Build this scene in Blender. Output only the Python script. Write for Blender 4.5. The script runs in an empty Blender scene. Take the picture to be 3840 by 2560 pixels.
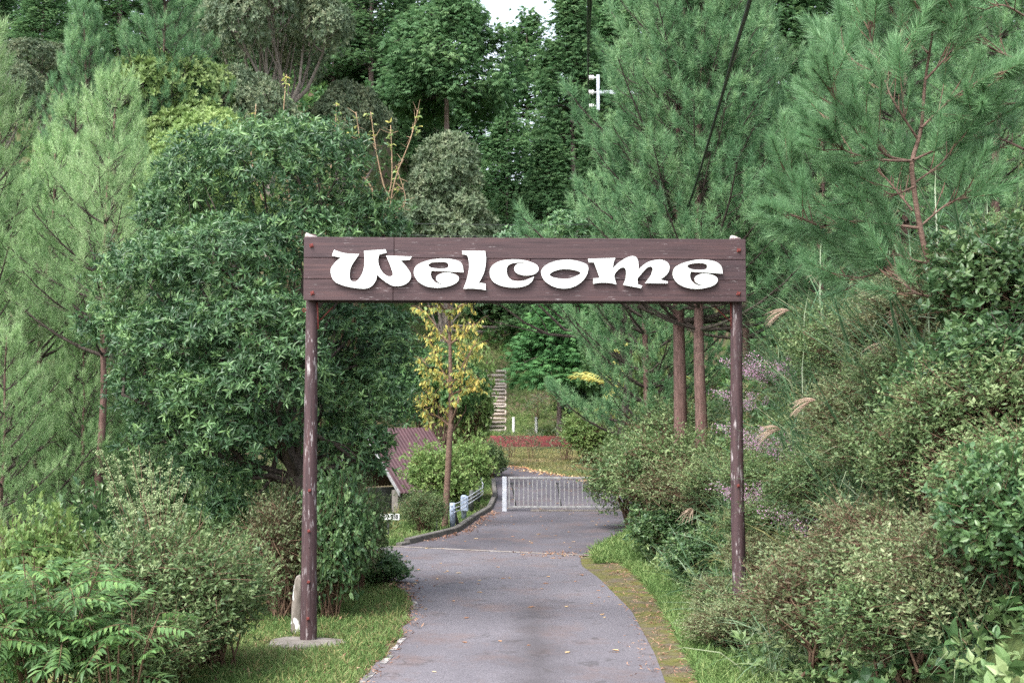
import bpy, math, random
import numpy as np
from mathutils import Vector, Matrix
from mathutils.geometry import tessellate_polygon

# ------------------------------------------------------------------ camera, sky, sun, exposure
SC = bpy.context.scene
COL = SC.collection
FPX = 4785.0                       # focal length in pixels of the 3840 px wide photograph
CAM_Z = 2.57
PITCH = math.atan(300.0 / FPX)
cam_data = bpy.data.cameras.new('camera')
cam_data.sensor_width = 36.0
cam_data.lens = 36.0 * FPX / 3840.0
cam_data.clip_start = 0.1
cam_data.clip_end = 2000.0
cam_data.dof.use_dof = True
cam_data.dof.focus_distance = 15.2
cam_data.dof.aperture_fstop = 5.6
cam = bpy.data.objects.new('camera', cam_data)
cam.location = (0, 0, CAM_Z)
cam.rotation_euler = (math.pi / 2 + PITCH, 0, 0)
COL.objects.link(cam)
SC.camera = cam

SUN_EL, SUN_AZ = math.radians(56), math.radians(-142)     # azimuth from +Y towards +X
sun_dir = Vector((math.sin(SUN_AZ) * math.cos(SUN_EL), math.cos(SUN_AZ) * math.cos(SUN_EL), math.sin(SUN_EL)))
world = bpy.data.worlds.new('World')
SC.world = world
world.use_nodes = True
wn, wl = world.node_tree.nodes, world.node_tree.links
wn.clear()
w_out = wn.new('ShaderNodeOutputWorld')
w_bg = wn.new('ShaderNodeBackground')
w_sky = wn.new('ShaderNodeTexSky')
w_sky.sky_type = 'NISHITA'
w_sky.sun_disc = False
w_sky.sun_elevation = SUN_EL
w_sky.sun_rotation = SUN_AZ
w_sky.air_density = 1.0
w_sky.dust_density = 3.0
w_hsv = wn.new('ShaderNodeHueSaturation')
w_hsv.inputs['Saturation'].default_value = 0.4
wl.new(w_sky.outputs[0], w_hsv.inputs['Color'])
wl.new(w_hsv.outputs[0], w_bg.inputs['Color'])
w_bg.inputs['Strength'].default_value = 0.15
wl.new(w_bg.outputs[0], w_out.inputs[0])

sun_data = bpy.data.lights.new('sun', 'SUN')
sun_data.energy = 1.1
sun_data.angle = math.radians(22)
sun_data.color = (1.0, 0.975, 0.945)
sun = bpy.data.objects.new('sun', sun_data)
sun.rotation_euler = sun_dir.to_track_quat('Z', 'Y').to_euler()
sun.location = (0, 0, 60)
COL.objects.link(sun)

SC.view_settings.view_transform = 'Standard'
SC.view_settings.look = 'None'
SC.view_settings.exposure = 1.98
SC.view_settings.gamma = 1.0
SC.view_settings.use_curve_mapping = False
SC.render.engine = 'CYCLES'
SC.cycles.use_denoising = False
SC.cycles.max_bounces = 8
SC.cycles.sample_clamp_indirect = 6.0

# ------------------------------------------------------------------ projection helpers
CP, SP = math.cos(PITCH), math.sin(PITCH)

def P(u, v, Y):
    a, b = (u - 1920.0) / FPX, (1280.0 - v) / FPX
    t = Y / (CP - b * SP)
    return Vector((a * t, Y, CAM_Z + (SP + b * CP) * t))

def G(u, v, z=0.0):
    a, b = (u - 1920.0) / FPX, (1280.0 - v) / FPX
    t = (z - CAM_Z) / (SP + b * CP)
    return Vector((a * t, (CP - b * SP) * t, z))

def X_at(u, Y):
    return (u - 1920.0) / FPX * Y

# ------------------------------------------------------------------ terrain height
YC = [-20, 0, 11, 37, 52, 61.8, 62.3, 66, 74, 84, 100, 140, 170, 200, 300]
ZC = [.95, .95, 0, 0, .85, 1.25, 1.86, 2.0, 4.74, 8.0, 14, 26, 34, 36, 30]
LY = [-20, 12.8, 13.56, 14.7, 15.5, 17.5, 18.6, 20.2, 21.9, 24.6, 26.3]
LX = [-2.0, -1.53, -1.42, -1.37, -1.33, -1.36, -1.46, -1.77, -2.3, -3.3, -3.6]
RY = [-20, 12.5, 14.3, 17.5, 21.2, 22.9, 24.7]
RX = [1.3, 1.50, 1.58, 1.62, 1.42, 1.24, 1.3]
MY = [-20, 12.5, 15.1, 18.3, 21.0, 23.2, 24.4]
MX = [1.7, 1.85, 1.98, 2.09, 2.10, 2.0, 1.75]
BY = [-20, 12, 15, 20, 24, 28, 32, 38, 46, 60, 80, 300]     # foot of the right hand bank
BX = [2.5, 2.55, 2.7, 2.8, 2.6, 3.1, 3.6, 4.6, 6.5, 9.0, 14, 30]
LBX = [-3.0, -3.0, -3.2, -3.6, -4.2, -3.0, -2.2, -1.9, -2.5, -6, -20, -60]

def sstep(x):
    x = np.clip(x, 0, 1)
    return x * x * (3 - 2 * x)

def wave(x, y):
    return (np.sin(x * 1.3 + 1.7 * np.sin(y * .37)) * np.cos(y * 1.1 + x * .4) * .5
            + np.sin(x * 3.1 + y * 2.3) * .25 + np.sin(x * .53 - y * .41) * .8)

def H(x, y):
    x = np.asarray(x, float); y = np.asarray(y, float)
    z = np.interp(y, YC, ZC)
    b = np.maximum(0, x - np.interp(y, BY, BX))
    fade = 1 - sstep((y - 60) / 40)
    z = z + (3.7 * sstep((b + .15) / 2.9) * np.clip(b / .3, 0, 1) + .38 * np.maximum(0, b - 2.3)) * fade
    l = np.maximum(0, np.interp(y, BY, LBX) - x)
    z = z - 1.1 * sstep(l / 3.5) * (1 - sstep((y - 42) / 16))
    off = np.clip((b + l) / 1.5, 0, 1)
    far = np.clip((y - 64) / 12, 0, 1)
    z = z + wave(x * .7, y * .7) * (.10 * off + .25 * far)
    z = z + .06 * np.maximum(0, np.abs(x) - 12) * far
    z = z + .33 * np.clip(y - 40, 0, 45) * sstep((-x - 4) / 7)
    z = z + .24 * np.clip(y - 42, 0, 45) * sstep((x - 7) / 7)
    return z

def h1(x, y):
    return float(H(np.array([x]), np.array([y]))[0])

# ------------------------------------------------------------------ mesh building
class MB:
    def __init__(s):
        s.v, s.f3, s.f4, s.t, s.m3, s.m4, s.s3, s.s4 = [], [], [], [], [], [], [], []
        s.n = 0
    def add(s, v, f, tint=0.5, mat=0, smooth=False):
        v = np.asarray(v, float).reshape(-1, 3)
        f = np.asarray(f, int)
        if f.size:
            if f.shape[1] == 3:
                s.f3.append(f + s.n); s.m3.append(np.full(len(f), mat)); s.s3.append(np.full(len(f), smooth))
            else:
                s.f4.append(f + s.n); s.m4.append(np.full(len(f), mat)); s.s4.append(np.full(len(f), smooth))
        s.v.append(v)
        s.t.append(np.broadcast_to(np.asarray(tint, float), (len(v),)))
        s.n += len(v)
        return s
    def mesh(s, name, *mats):
        me = bpy.data.meshes.new(name)
        v = np.concatenate(s.v)
        f3 = np.concatenate(s.f3) if s.f3 else np.zeros((0, 3), int)
        f4 = np.concatenate(s.f4) if s.f4 else np.zeros((0, 4), int)
        me.vertices.add(len(v)); me.vertices.foreach_set('co', v.astype(np.float32).ravel())
        nl = f3.size + f4.size
        me.loops.add(nl)
        me.loops.foreach_set('vertex_index', np.concatenate([f3.ravel(), f4.ravel()]).astype(np.int32))
        me.polygons.add(len(f3) + len(f4))
        st = np.concatenate([np.arange(len(f3)) * 3, len(f3) * 3 + np.arange(len(f4)) * 4])
        me.polygons.foreach_set('loop_start', st.astype(np.int32))
        z = np.zeros(0)
        mi = np.concatenate(s.m3 + s.m4 + [z]).astype(np.int32)
        sm = np.concatenate(s.s3 + s.s4 + [z]).astype(bool)
        me.polygons.foreach_set('material_index', mi)
        me.polygons.foreach_set('use_smooth', sm)
        a = me.attributes.new('tint', 'FLOAT', 'POINT')
        a.data.foreach_set('value', np.concatenate(s.t).astype(np.float32))
        for m in mats:
            me.materials.append(m)
        me.update(calc_edges=True)
        return me

def nrm(a):
    return a / np.maximum(np.linalg.norm(a, axis=-1, keepdims=True), 1e-9)

def frames(X, up):
    Y = nrm(np.cross(up, X)); Z = np.cross(X, Y)
    return X, Y, Z

def scat(mb, tmpl, pos, X, Y, Z, s, tint, mat=0, smooth=False):
    tv, tf = tmpl
    n, k = len(pos), len(tv)
    if n == 0: return
    s = np.broadcast_to(np.asarray(s, float), (n,))[:, None, None]
    V = pos[:, None] + s * (tv[None, :, 0:1] * X[:, None] + tv[None, :, 1:2] * Y[:, None] + tv[None, :, 2:3] * Z[:, None])
    F = (tf[None] + (np.arange(n) * k)[:, None, None]).reshape(-1, tf.shape[1])
    mb.add(V.reshape(-1, 3), F, np.repeat(np.broadcast_to(tint, (n,)), k), mat, smooth)

def leaf_t(w=.3, droop=.12, fold=.06):
    v = np.array([[0, 0, 0], [.38, w / 2, fold], [.42, 0, 0], [.38, -w / 2, fold], [.75, w * .36, fold * .3 - droop * .4],
                  [.75, -w * .36, fold * .3 - droop * .4], [1, 0, -droop]], float)
    f = np.array([[0, 2, 1], [0, 3, 2], [1, 2, 4], [2, 3, 5], [2, 6, 4], [2, 5, 6]])
    return v, f
def leaf4_t(w=.3, droop=.1, fold=.05):
    v = np.array([[0, 0, 0], [.45, w / 2, fold], [.5, 0, -.0], [.45, -w / 2, fold], [1, 0, -droop]], float)
    f = np.array([[0, 2, 1], [0, 3, 2], [1, 2, 4], [2, 3, 4]])
    return v, f
def leaf2_t(w=.45, droop=.05):
    v = np.array([[0, 0, 0], [.5, w / 2, 0.04], [.5, -w / 2, 0.04], [1, 0, -droop]], float)
    return v, np.array([[0, 2, 1], [1, 2, 3]])
NEEDLE = (np.array([[0, .5, 0], [0, -.5, 0], [1, 0, 0]], float), np.array([[0, 1, 2]]))
def needle_t(w):
    return (np.array([[0, w / 2, 0], [0, -w / 2, 0], [1, 0, 0]], float), np.array([[0, 1, 2]]))
def blade_t(w, bend):
    v = np.array([[0, w / 2, 0], [0, -w / 2, 0], [.45, w * .42, .0], [.45, -w * .42, 0], [.8, w * .25, -bend * .45], [.8, -w * .25, -bend * .45], [1, 0, -bend]], float)
    return v, np.array([[0, 1, 3], [0, 3, 2], [2, 3, 5], [2, 5, 4], [4, 5, 6]])

def tubes(mb, PTS, RAD, sides=5, mat=0, tint=.5):
    """PTS N x K x 3, RAD N x K: a batch of tapered tubes."""
    PTS = np.asarray(PTS, float); RAD = np.asarray(RAD, float)
    n, k = PTS.shape[:2]
    T = np.empty_like(PTS)
    T[:, 1:-1] = PTS[:, 2:] - PTS[:, :-2]; T[:, 0] = PTS[:, 1] - PTS[:, 0]; T[:, -1] = PTS[:, -1] - PTS[:, -2]
    T = nrm(T)
    main = nrm(PTS[:, -1] - PTS[:, 0])[:, None]
    ref = np.where(np.abs(main[..., 2:3]) > .8, np.array([1., 0.13, 0]), np.array([0.11, 0, 1.]))
    A = nrm(np.cross(T, np.broadcast_to(ref, T.shape))); B = np.cross(T, A)
    ang = np.arange(sides) / sides * 2 * math.pi
    V = PTS[:, :, None] + RAD[:, :, None, None] * (np.cos(ang)[None, None, :, None] * A[:, :, None] + np.sin(ang)[None, None, :, None] * B[:, :, None])
    i = np.arange(k - 1)[:, None] * sides; j = np.arange(sides)[None]
    q = np.stack([i + j, i + (j + 1) % sides, i + sides + (j + 1) % sides, i + sides + j], -1).reshape(-1, 4)
    F = (q[None] + (np.arange(n) * k * sides)[:, None, None]).reshape(-1, 4)
    mb.add(V.reshape(-1, 3), F, tint, mat, True)
    return mb

def tube1(mb, pts, rads, sides=8, mat=0, sub=0, caps=True):
    pts = np.array([tuple(p) for p in pts], float); rads = np.array(rads, float)
    if sub:
        pts, rads = spline(pts, rads, sub)
    tubes(mb, pts[None], rads[None], sides, mat)
    if caps:
        base = mb.n - len(pts) * sides
        for end in (0, len(pts) - 1):
            ids = base + end * sides + np.arange(sides)
            c = len(ids)
            mb.add(pts[end:end + 1], np.zeros((0, 3)), .5)
            ci = mb.n - 1
            f = np.array([[ids[j], ids[(j + 1) % c], ci] if end else [ids[(j + 1) % c], ids[j], ci] for j in range(c)])
            mb.f3.append(f); mb.m3.append(np.full(len(f), mat)); mb.s3.append(np.full(len(f), False))
    return mb

def spline(p, r, sub):
    n = len(p); out, ro = [], []
    for i in range(n - 1):
        p0, p1, p2, p3 = p[max(i - 1, 0)], p[i], p[i + 1], p[min(i + 2, n - 1)]
        for t in np.arange(sub) / sub:
            out.append(.5 * ((2 * p1) + (p2 - p0) * t + (2 * p0 - 5 * p1 + 4 * p2 - p3) * t * t + (3 * p1 - p0 - 3 * p2 + p3) * t ** 3))
            ro.append(r[i] * (1 - t) + r[i + 1] * t)
    out.append(p[-1]); ro.append(r[-1])
    return np.array(out), np.array(ro)

def box(mb, lo, hi, bev=0.0, mat=0, M=None):
    lo = np.array(lo, float); hi = np.array(hi, float)
    if bev <= 0:
        v = np.array([[x, y, z] for x in (lo[0], hi[0]) for y in (lo[1], hi[1]) for z in (lo[2], hi[2])])
        f = np.array([[0, 1, 3, 2], [4, 6, 7, 5], [0, 4, 5, 1], [2, 3, 7, 6], [0, 2, 6, 4], [1, 5, 7, 3]])
        if M is not None: v = np.array([tuple(M @ Vector(p)) for p in v])
        return mb.add(v, f, .5, mat)
    import bmesh
    bm = bmesh.new(); bmesh.ops.create_cube(bm, size=1)
    c, d = (lo + hi) / 2, hi - lo
    for w in bm.verts: w.co = Vector((w.co.x * d[0] + c[0], w.co.y * d[1] + c[1], w.co.z * d[2] + c[2]))
    bmesh.ops.bevel(bm, geom=bm.edges[:], offset=bev, segments=1, affect='EDGES')
    bmesh.ops.triangulate(bm, faces=bm.faces[:])
    bm.verts.index_update()
    v = np.array([tuple(M @ w.co) if M is not None else tuple(w.co) for w in bm.verts])
    f = np.array([[w.index for w in fa.verts] for fa in bm.faces])
    bm.free()
    return mb.add(v, f, .5, mat)

# ------------------------------------------------------------------ objects
LABELS = {}
def setp(o, label=None, cat=None, group=None, kind=None):
    if label: o['label'] = label
    if cat: o['category'] = cat
    if group: o['group'] = group
    if kind: o['kind'] = kind
    if label:
        if label in LABELS and LABELS[label] != group: print('DUPLICATE LABEL', label)
        LABELS[label] = group
    return o

def thing(name, label, cat, loc, rz=0.0, scale=1.0, group=None):
    o = bpy.data.objects.new(name, None)
    o.empty_display_size = .2
    o.location = loc; o.rotation_euler = (0, 0, rz)
    o.scale = scale if hasattr(scale, '__len__') else (scale,) * 3
    COL.objects.link(o)
    return setp(o, label, cat, group)

def part(name, me, parent=None, loc=(0, 0, 0), rot=None, scale=None):
    o = bpy.data.objects.new(name, me)
    COL.objects.link(o)
    o.location = loc
    if rot is not None: o.rotation_euler = rot
    if scale is not None: o.scale = scale if hasattr(scale, '__len__') else (scale,) * 3
    if parent is not None: o.parent = parent
    return o

def grow(proto, name, label, cat, x, y, rz=0.0, scale=1.0, group=None, z=None):
    """A copy of a plant: its own Empty and its own parts, the mesh data shared."""
    t = thing(name, label, cat, (x, y, (h1(x, y) if z is None else z) - .03), rz, scale, group)
    for pn, me in proto:
        o = part(pn, me, t)
        if pn == 'branches': o['kind'] = 'stuff'
    return t

# ------------------------------------------------------------------ materials
def nodes(name):
    m = bpy.data.materials.new(name); m.use_nodes = True
    nt = m.node_tree; nt.nodes.clear()
    out = nt.nodes.new('ShaderNodeOutputMaterial')
    return m, nt, out

def ramp(nt, fac, stops):
    r = nt.nodes.new('ShaderNodeValToRGB')
    e = r.color_ramp.elements
    while len(e) < len(stops): e.new(.5)
    for el, (p, c) in zip(e, stops):
        el.position = p; el.color = (*c, 1) if len(c) == 3 else c
    nt.links.new(fac, r.inputs['Fac'])
    return r.outputs['Color']

LEAF_GAIN = 1.2
def leaf_mat(name, cols, rough=.5, trans=.3, spec=.35, vary=.25):
    m, nt, out = nodes(name)
    at = nt.nodes.new('ShaderNodeAttribute'); at.attribute_name = 'tint'
    cols = [tuple(min(v * LEAF_GAIN, .7) for v in c_) for c_ in cols]
    n = len(cols)
    c = ramp(nt, at.outputs['Fac'], [(i / (n - 1), cl) for i, cl in enumerate(cols)])
    oi = nt.nodes.new('ShaderNodeObjectInfo')
    mr = nt.nodes.new('ShaderNodeMapRange')
    mr.inputs['To Min'].default_value = 1 - vary; mr.inputs['To Max'].default_value = 1 + vary
    nt.links.new(oi.outputs['Random'], mr.inputs['Value'])
    hs = nt.nodes.new('ShaderNodeHueSaturation')
    nt.links.new(c, hs.inputs['Color']); nt.links.new(mr.outputs['Result'], hs.inputs['Value'])
    b = nt.nodes.new('ShaderNodeBsdfPrincipled')
    b.inputs['Roughness'].default_value = rough
    b.inputs['Specular IOR Level'].default_value = spec
    nt.links.new(hs.outputs[0], b.inputs['Base Color'])
    tr = nt.nodes.new('ShaderNodeBsdfTranslucent')
    nt.links.new(hs.outputs[0], tr.inputs['Color'])
    mx = nt.nodes.new('ShaderNodeMixShader'); mx.inputs[0].default_value = trans
    nt.links.new(b.outputs[0], mx.inputs[1]); nt.links.new(tr.outputs[0], mx.inputs[2])
    nt.links.new(mx.outputs[0], out.inputs['Surface'])
    return m

def noise(nt, scale, detail=4, vec=None, stretch=None, rough=.55, coord='Object'):
    tc = nt.nodes.new('ShaderNodeTexCoord')
    src = tc.outputs[coord]
    if stretch:
        mp = nt.nodes.new('ShaderNodeMapping'); mp.inputs['Scale'].default_value = stretch
        nt.links.new(src, mp.inputs['Vector']); src = mp.outputs[0]
    n = nt.nodes.new('ShaderNodeTexNoise')
    n.inputs['Scale'].default_value = scale; n.inputs['Detail'].default_value = detail; n.inputs['Roughness'].default_value = rough
    nt.links.new(src, n.inputs['Vector'])
    return n.outputs['Fac']

def mixc(nt, fac, a, b):
    mx = nt.nodes.new('ShaderNodeMix'); mx.data_type = 'RGBA'
    if isinstance(fac, float): mx.inputs['Factor'].default_value = fac
    else: nt.links.new(fac, mx.inputs['Factor'])
    for key, c in (('A', a), ('B', b)):
        s = [i for i in mx.inputs if i.name == key and i.type == 'RGBA'][0]
        if isinstance(c, tuple): s.default_value = (*c, 1)
        else: nt.links.new(c, s)
    return [o for o in mx.outputs if o.type == 'RGBA'][0]

def surf(name, build, rough=.8, bump=None, metal=0.0, spec=.3):
    """build(nt) -> colour socket; bump = (height socket builder, strength, distance)"""
    m, nt, out = nodes(name)
    b = nt.nodes.new('ShaderNodeBsdfPrincipled')
    b.inputs['Roughness'].default_value = rough; b.inputs['Metallic'].default_value = metal
    b.inputs['Specular IOR Level'].default_value = spec
    c = build(nt)
    if isinstance(c, tuple): b.inputs['Base Color'].default_value = (*c, 1)
    else: nt.links.new(c, b.inputs['Base Color'])
    if bump:
        bp = nt.nodes.new('ShaderNodeBump'); bp.inputs['Strength'].default_value = bump[1]; bp.inputs['Distance'].default_value = bump[2]
        nt.links.new(bump[0](nt), bp.inputs['Height']); nt.links.new(bp.outputs[0], b.inputs['Normal'])
    nt.links.new(b.outputs[0], out.inputs['Surface'])
    return m

def bark(name, a, b, sc=6, stretch=(3, 3, .6)):
    return surf(name, lambda nt: ramp(nt, noise(nt, sc, 5, stretch=stretch), [(.3, a), (.7, b)]), .9,
                (lambda nt: noise(nt, sc * 2.5, 4, stretch=stretch), .6, .02))

M = {}
M['bark_dark'] = bark('bark_dark', (.035, .026, .022), (.10, .08, .065))
M['bark_grey'] = bark('bark_grey', (.10, .085, .07), (.26, .22, .19))
M['bark_red'] = bark('bark_red', (.09, .05, .042), (.22, .135, .115), 8)
M['bark_hinoki'] = bark('bark_hinoki', (.13, .09, .08), (.32, .24, .22), 5, (4, 4, .25))
M['bark_brown'] = bark('bark_brown', (.10, .06, .045), (.20, .13, .10), 10, (1, 1, 2.5))
M['twig'] = bark('twig', (.10, .06, .04), (.22, .14, .09), 10)
M['twig_pale'] = bark('twig_pale', (.25, .16, .10), (.42, .30, .19), 10)
M['evergreen'] = leaf_mat('evergreen_leaf', [(.026, .062, .028), (.055, .118, .047), (.13, .22, .078)], .4, .22, .45)
M['pine_left'] = leaf_mat('pine_needle_light', [(.12, .22, .09), (.23, .36, .155), (.36, .47, .25)], .5, .4, .3, .15)
M['pine_mid'] = leaf_mat('pine_needle', [(.07, .155, .07), (.14, .265, .125), (.24, .37, .18)], .5, .4, .3, .15)
M['pine_blue'] = leaf_mat('pine_needle_blue', [(.065, .15, .07), (.135, .255, .12), (.23, .36, .175)], .45, .35, .35, .15)
M['hinoki'] = leaf_mat('hinoki_spray', [(.05, .115, .046), (.092, .18, .075), (.17, .27, .113)], .6, .42, .2, .2)
M['oak'] = leaf_mat('oak_leaf', [(.05, .085, .045), (.10, .14, .075), (.19, .21, .115)], .5, .3, .35, .15)
M['bright'] = leaf_mat('bright_leaf', [(.10, .17, .05), (.16, .24, .075), (.24, .31, .11)], .5, .35, .3, .15)
M['olive'] = leaf_mat('olive_leaf', [(.06, .095, .05), (.115, .16, .085), (.20, .225, .13)], .5, .3, .4, .15)
M['maple'] = leaf_mat('maple_leaf', [(.03, .08, .028), (.06, .13, .042), (.12, .21, .06)], .5, .35, .3, .2)
M['hazel'] = leaf_mat('shrub_leaf', [(.055, .10, .04), (.11, .175, .065), (.23, .29, .13)], .45, .3, .35, .2)
M['shrub_red'] = leaf_mat('shrub_leaf_brown', [(.11, .08, .045), (.12, .165, .07), (.25, .285, .15)], .45, .3, .35, .15)
M['shrub_green'] = leaf_mat('shrub_leaf_green', [(.035, .08, .035), (.07, .135, .05), (.13, .2, .075)], .4, .3, .5, .2)
M['yellow'] = leaf_mat('yellow_leaf', [(.15, .24, .09), (.32, .37, .12), (.57, .50, .14), (.6, .42, .12)], .5, .4, .3, .05)
M['sumac'] = leaf_mat('lance_leaf', [(.05, .115, .045), (.10, .19, .065), (.22, .33, .10)], .45, .4, .3, .25)
M['cypress'] = leaf_mat('young_cypress_spray', [(.04, .115, .04), (.075, .18, .062), (.13, .27, .09)], .6, .4, .2, .05)
M['grass'] = leaf_mat('grass_blade', [(.065, .12, .035), (.12, .20, .06), (.24, .29, .115)], .6, .35, .2, .0)
M['dry_grass'] = leaf_mat('dry_grass_blade', [(.13, .15, .05), (.21, .2, .08), (.32, .26, .14)], .7, .3, .2, .0)
M['pampas'] = leaf_mat('pampas_blade', [(.05, .11, .05), (.095, .17, .085), (.21, .23, .14)], .4, .3, .4, .1)
M['plume'] = leaf_mat('pampas_plume', [(.32, .22, .17), (.45, .34, .26), (.5, .4, .3)], .8, .3, .2, .1)
M['mugwort'] = leaf_mat('mugwort_plume', [(.15, .23, .10), (.25, .32, .16), (.42, .45, .27)], .8, .3, .2, .1)
M['flower'] = leaf_mat('pink_flower', [(.42, .2, .36), (.56, .34, .48), (.66, .48, .58)], .7, .4, .2, .1)
M['litter'] = leaf_mat('leaf_litter', [(.11, .055, .04), (.22, .12, .08), (.36, .24, .17)], .8, .1, .2, .1)
M['fallen'] = leaf_mat('fallen_leaf', [(.3, .13, .07), (.45, .26, .13), (.6, .45, .26)], .7, .2, .3, .25)

def wood_plank(nt, axis=0, wear=.60):
    st = (1, 1, 1)
    st = (.6, 6, 14) if axis == 0 else (14, 14, .7)
    st2 = (1.6, 6, 22) if axis == 0 else (11, 11, 1.6)
    base = ramp(nt, noise(nt, 2.5, 6, stretch=st), [(.30, (.024, .015, .017)), (.46, (.056, .033, .036)), (.58, (.070, .040, .042)), (.74, (.11, .056, .052))])
    oi = nt.nodes.new('ShaderNodeObjectInfo')
    base = mixc(nt, .25, base, ramp(nt, oi.outputs['Random'], [(0, (.050, .037, .044)), (1, (.092, .045, .041))]))
    scuff = ramp(nt, noise(nt, 3.0, 7, stretch=st2, rough=.7), [(wear, (0, 0, 0)), (wear + .06, (1, 1, 1))])
    area = ramp(nt, noise(nt, 1.4, 3, coord='Object'), [(.42, (.12, .12, .12)), (.58, (1, 1, 1))])
    mu = nt.nodes.new('ShaderNodeMix'); mu.data_type = 'RGBA'; mu.blend_type = 'MULTIPLY'; mu.inputs['Factor'].default_value = 1
    ss = [i for i in mu.inputs if i.type == 'RGBA']
    nt.links.new(scuff, ss[0]); nt.links.new(area, ss[1])
    fac = [o for o in mu.outputs if o.type == 'RGBA'][0]
    return mixc(nt, fac, base, (.44, .40, .40))
M['plank'] = surf('stained_plank', lambda nt: wood_plank(nt, 0, .60), .6, (lambda nt: noise(nt, 3, 6, stretch=(.6, 6, 26)), .35, .004), spec=.35)
M['post'] = surf('stained_post', lambda nt: wood_plank(nt, 2, .565), .65, (lambda nt: noise(nt, 3, 6, stretch=(14, 14, .7)), .5, .006), spec=.3)
M['soffit'] = surf('dark_plank', lambda nt: ramp(nt, noise(nt, 3, 4, stretch=(1, 8, 8)), [(.3, (.02, .013, .013)), (.7, (.05, .03, .03))]), .8)
M['white'] = surf('white_paint', lambda nt: mixc(nt, ramp(nt, noise(nt, 9, 5, stretch=(3, 3, .5), rough=.65), [(.52, (0, 0, 0)), (.75, (1, 1, 1))]), (.80, .81, .79), (.60, .61, .57)), .5)
M['letter_edge'] = surf('letter_edge', lambda nt: (.55, .57, .5), .6)
M['rust'] = surf('rust_red', lambda nt: ramp(nt, noise(nt, 30, 4), [(.3, (.09, .022, .02)), (.7, (.22, .05, .042))]), .75)
M['pale_wood'] = surf('pale_wood_end', lambda nt: ramp(nt, noise(nt, 20, 4), [(.3, (.28, .23, .21)), (.7, (.5, .44, .42))]), .8)
M['dark_metal'] = surf('dark_metal', lambda nt: (.05, .035, .03), .5, metal=.6)
M['galv'] = surf('galvanised', lambda nt: ramp(nt, noise(nt, 9, 4), [(.3, (.40, .43, .48)), (.7, (.58, .60, .65))]), .5, metal=.15)
M['galv_gate'] = surf('painted_gate', lambda nt: ramp(nt, noise(nt, 9, 5), [(.3, (.19, .19, .19)), (.7, (.36, .36, .36))]), .55, metal=.1)
M['rail_paint'] = surf('blue_grey_paint', lambda nt: ramp(nt, noise(nt, 9, 4), [(.3, (.26, .32, .43)), (.7, (.36, .42, .52))]), .5)
M['dark_steel'] = surf('dark_grey_steel', lambda nt: ramp(nt, noise(nt, 7, 4), [(.3, (.05, .055, .055)), (.7, (.10, .105, .10))]), .7)
M['concrete'] = surf('old_concrete', lambda nt: mixc(nt, ramp(nt, noise(nt, 4, 5), [(.35, (0, 0, 0)), (.65, (1, 1, 1))]), (.12, .105, .09), (.22, .20, .18)), .9,
                     (lambda nt: noise(nt, 30, 4), .3, .01))
M['kerb'] = surf('mossy_kerb', lambda nt: ramp(nt, noise(nt, 5, 5), [(.3, (.07, .065, .06)), (.6, (.14, .13, .12)), (.8, (.12, .13, .06))]), .95,
                 (lambda nt: noise(nt, 25, 4), .5, .02))
M['roof'] = surf('maroon_sheet', lambda nt: ramp(nt, noise(nt, 3, 5, stretch=(1, 1, .3)), [(.3, (.05, .023, .027)), (.7, (.09, .041, .047))]), .5, spec=.4)
M['redwall'] = surf('oxide_red_wall', lambda nt: ramp(nt, noise(nt, 1.8, 6, stretch=(1, 1, 2)), [(.3, (.10, .03, .03)), (.5, (.21, .05, .055)), (.72, (.32, .085, .075))]), .8)
M['log'] = surf('weathered_log', lambda nt: ramp(nt, noise(nt, 5, 4, stretch=(1, 6, 6)), [(.3, (.34, .28, .23)), (.7, (.56, .48, .42))]), .9)
M['brown_paint'] = surf('brown_pole_paint', lambda nt: ramp(nt, noise(nt, 8, 3), [(.3, (.09, .045, .045)), (.7, (.16, .085, .08))]), .6)
M['ceramic'] = surf('white_ceramic', lambda nt: (.82, .80, .76), .2, spec=.6)
M['cable'] = surf('black_cable', lambda nt: (.018, .02, .018), .5)
M['tarp'] = surf('blue_sheet', lambda nt: ramp(nt, noise(nt, 5, 3), [(.3, (.02, .04, .09)), (.7, (.05, .09, .17))]), .6)
M['lichen'] = surf('lichen_wood', lambda nt: mixc(nt, ramp(nt, noise(nt, 7, 3, stretch=(1, 1, .6)), [(.56, (0, 0, 0)), (.60, (1, 1, 1))]),
                   ramp(nt, noise(nt, 12, 5, stretch=(2, 2, .5)), [(.3, (.10, .085, .07)), (.7, (.24, .21, .18))]), (.66, .66, .64)), .9)

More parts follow.
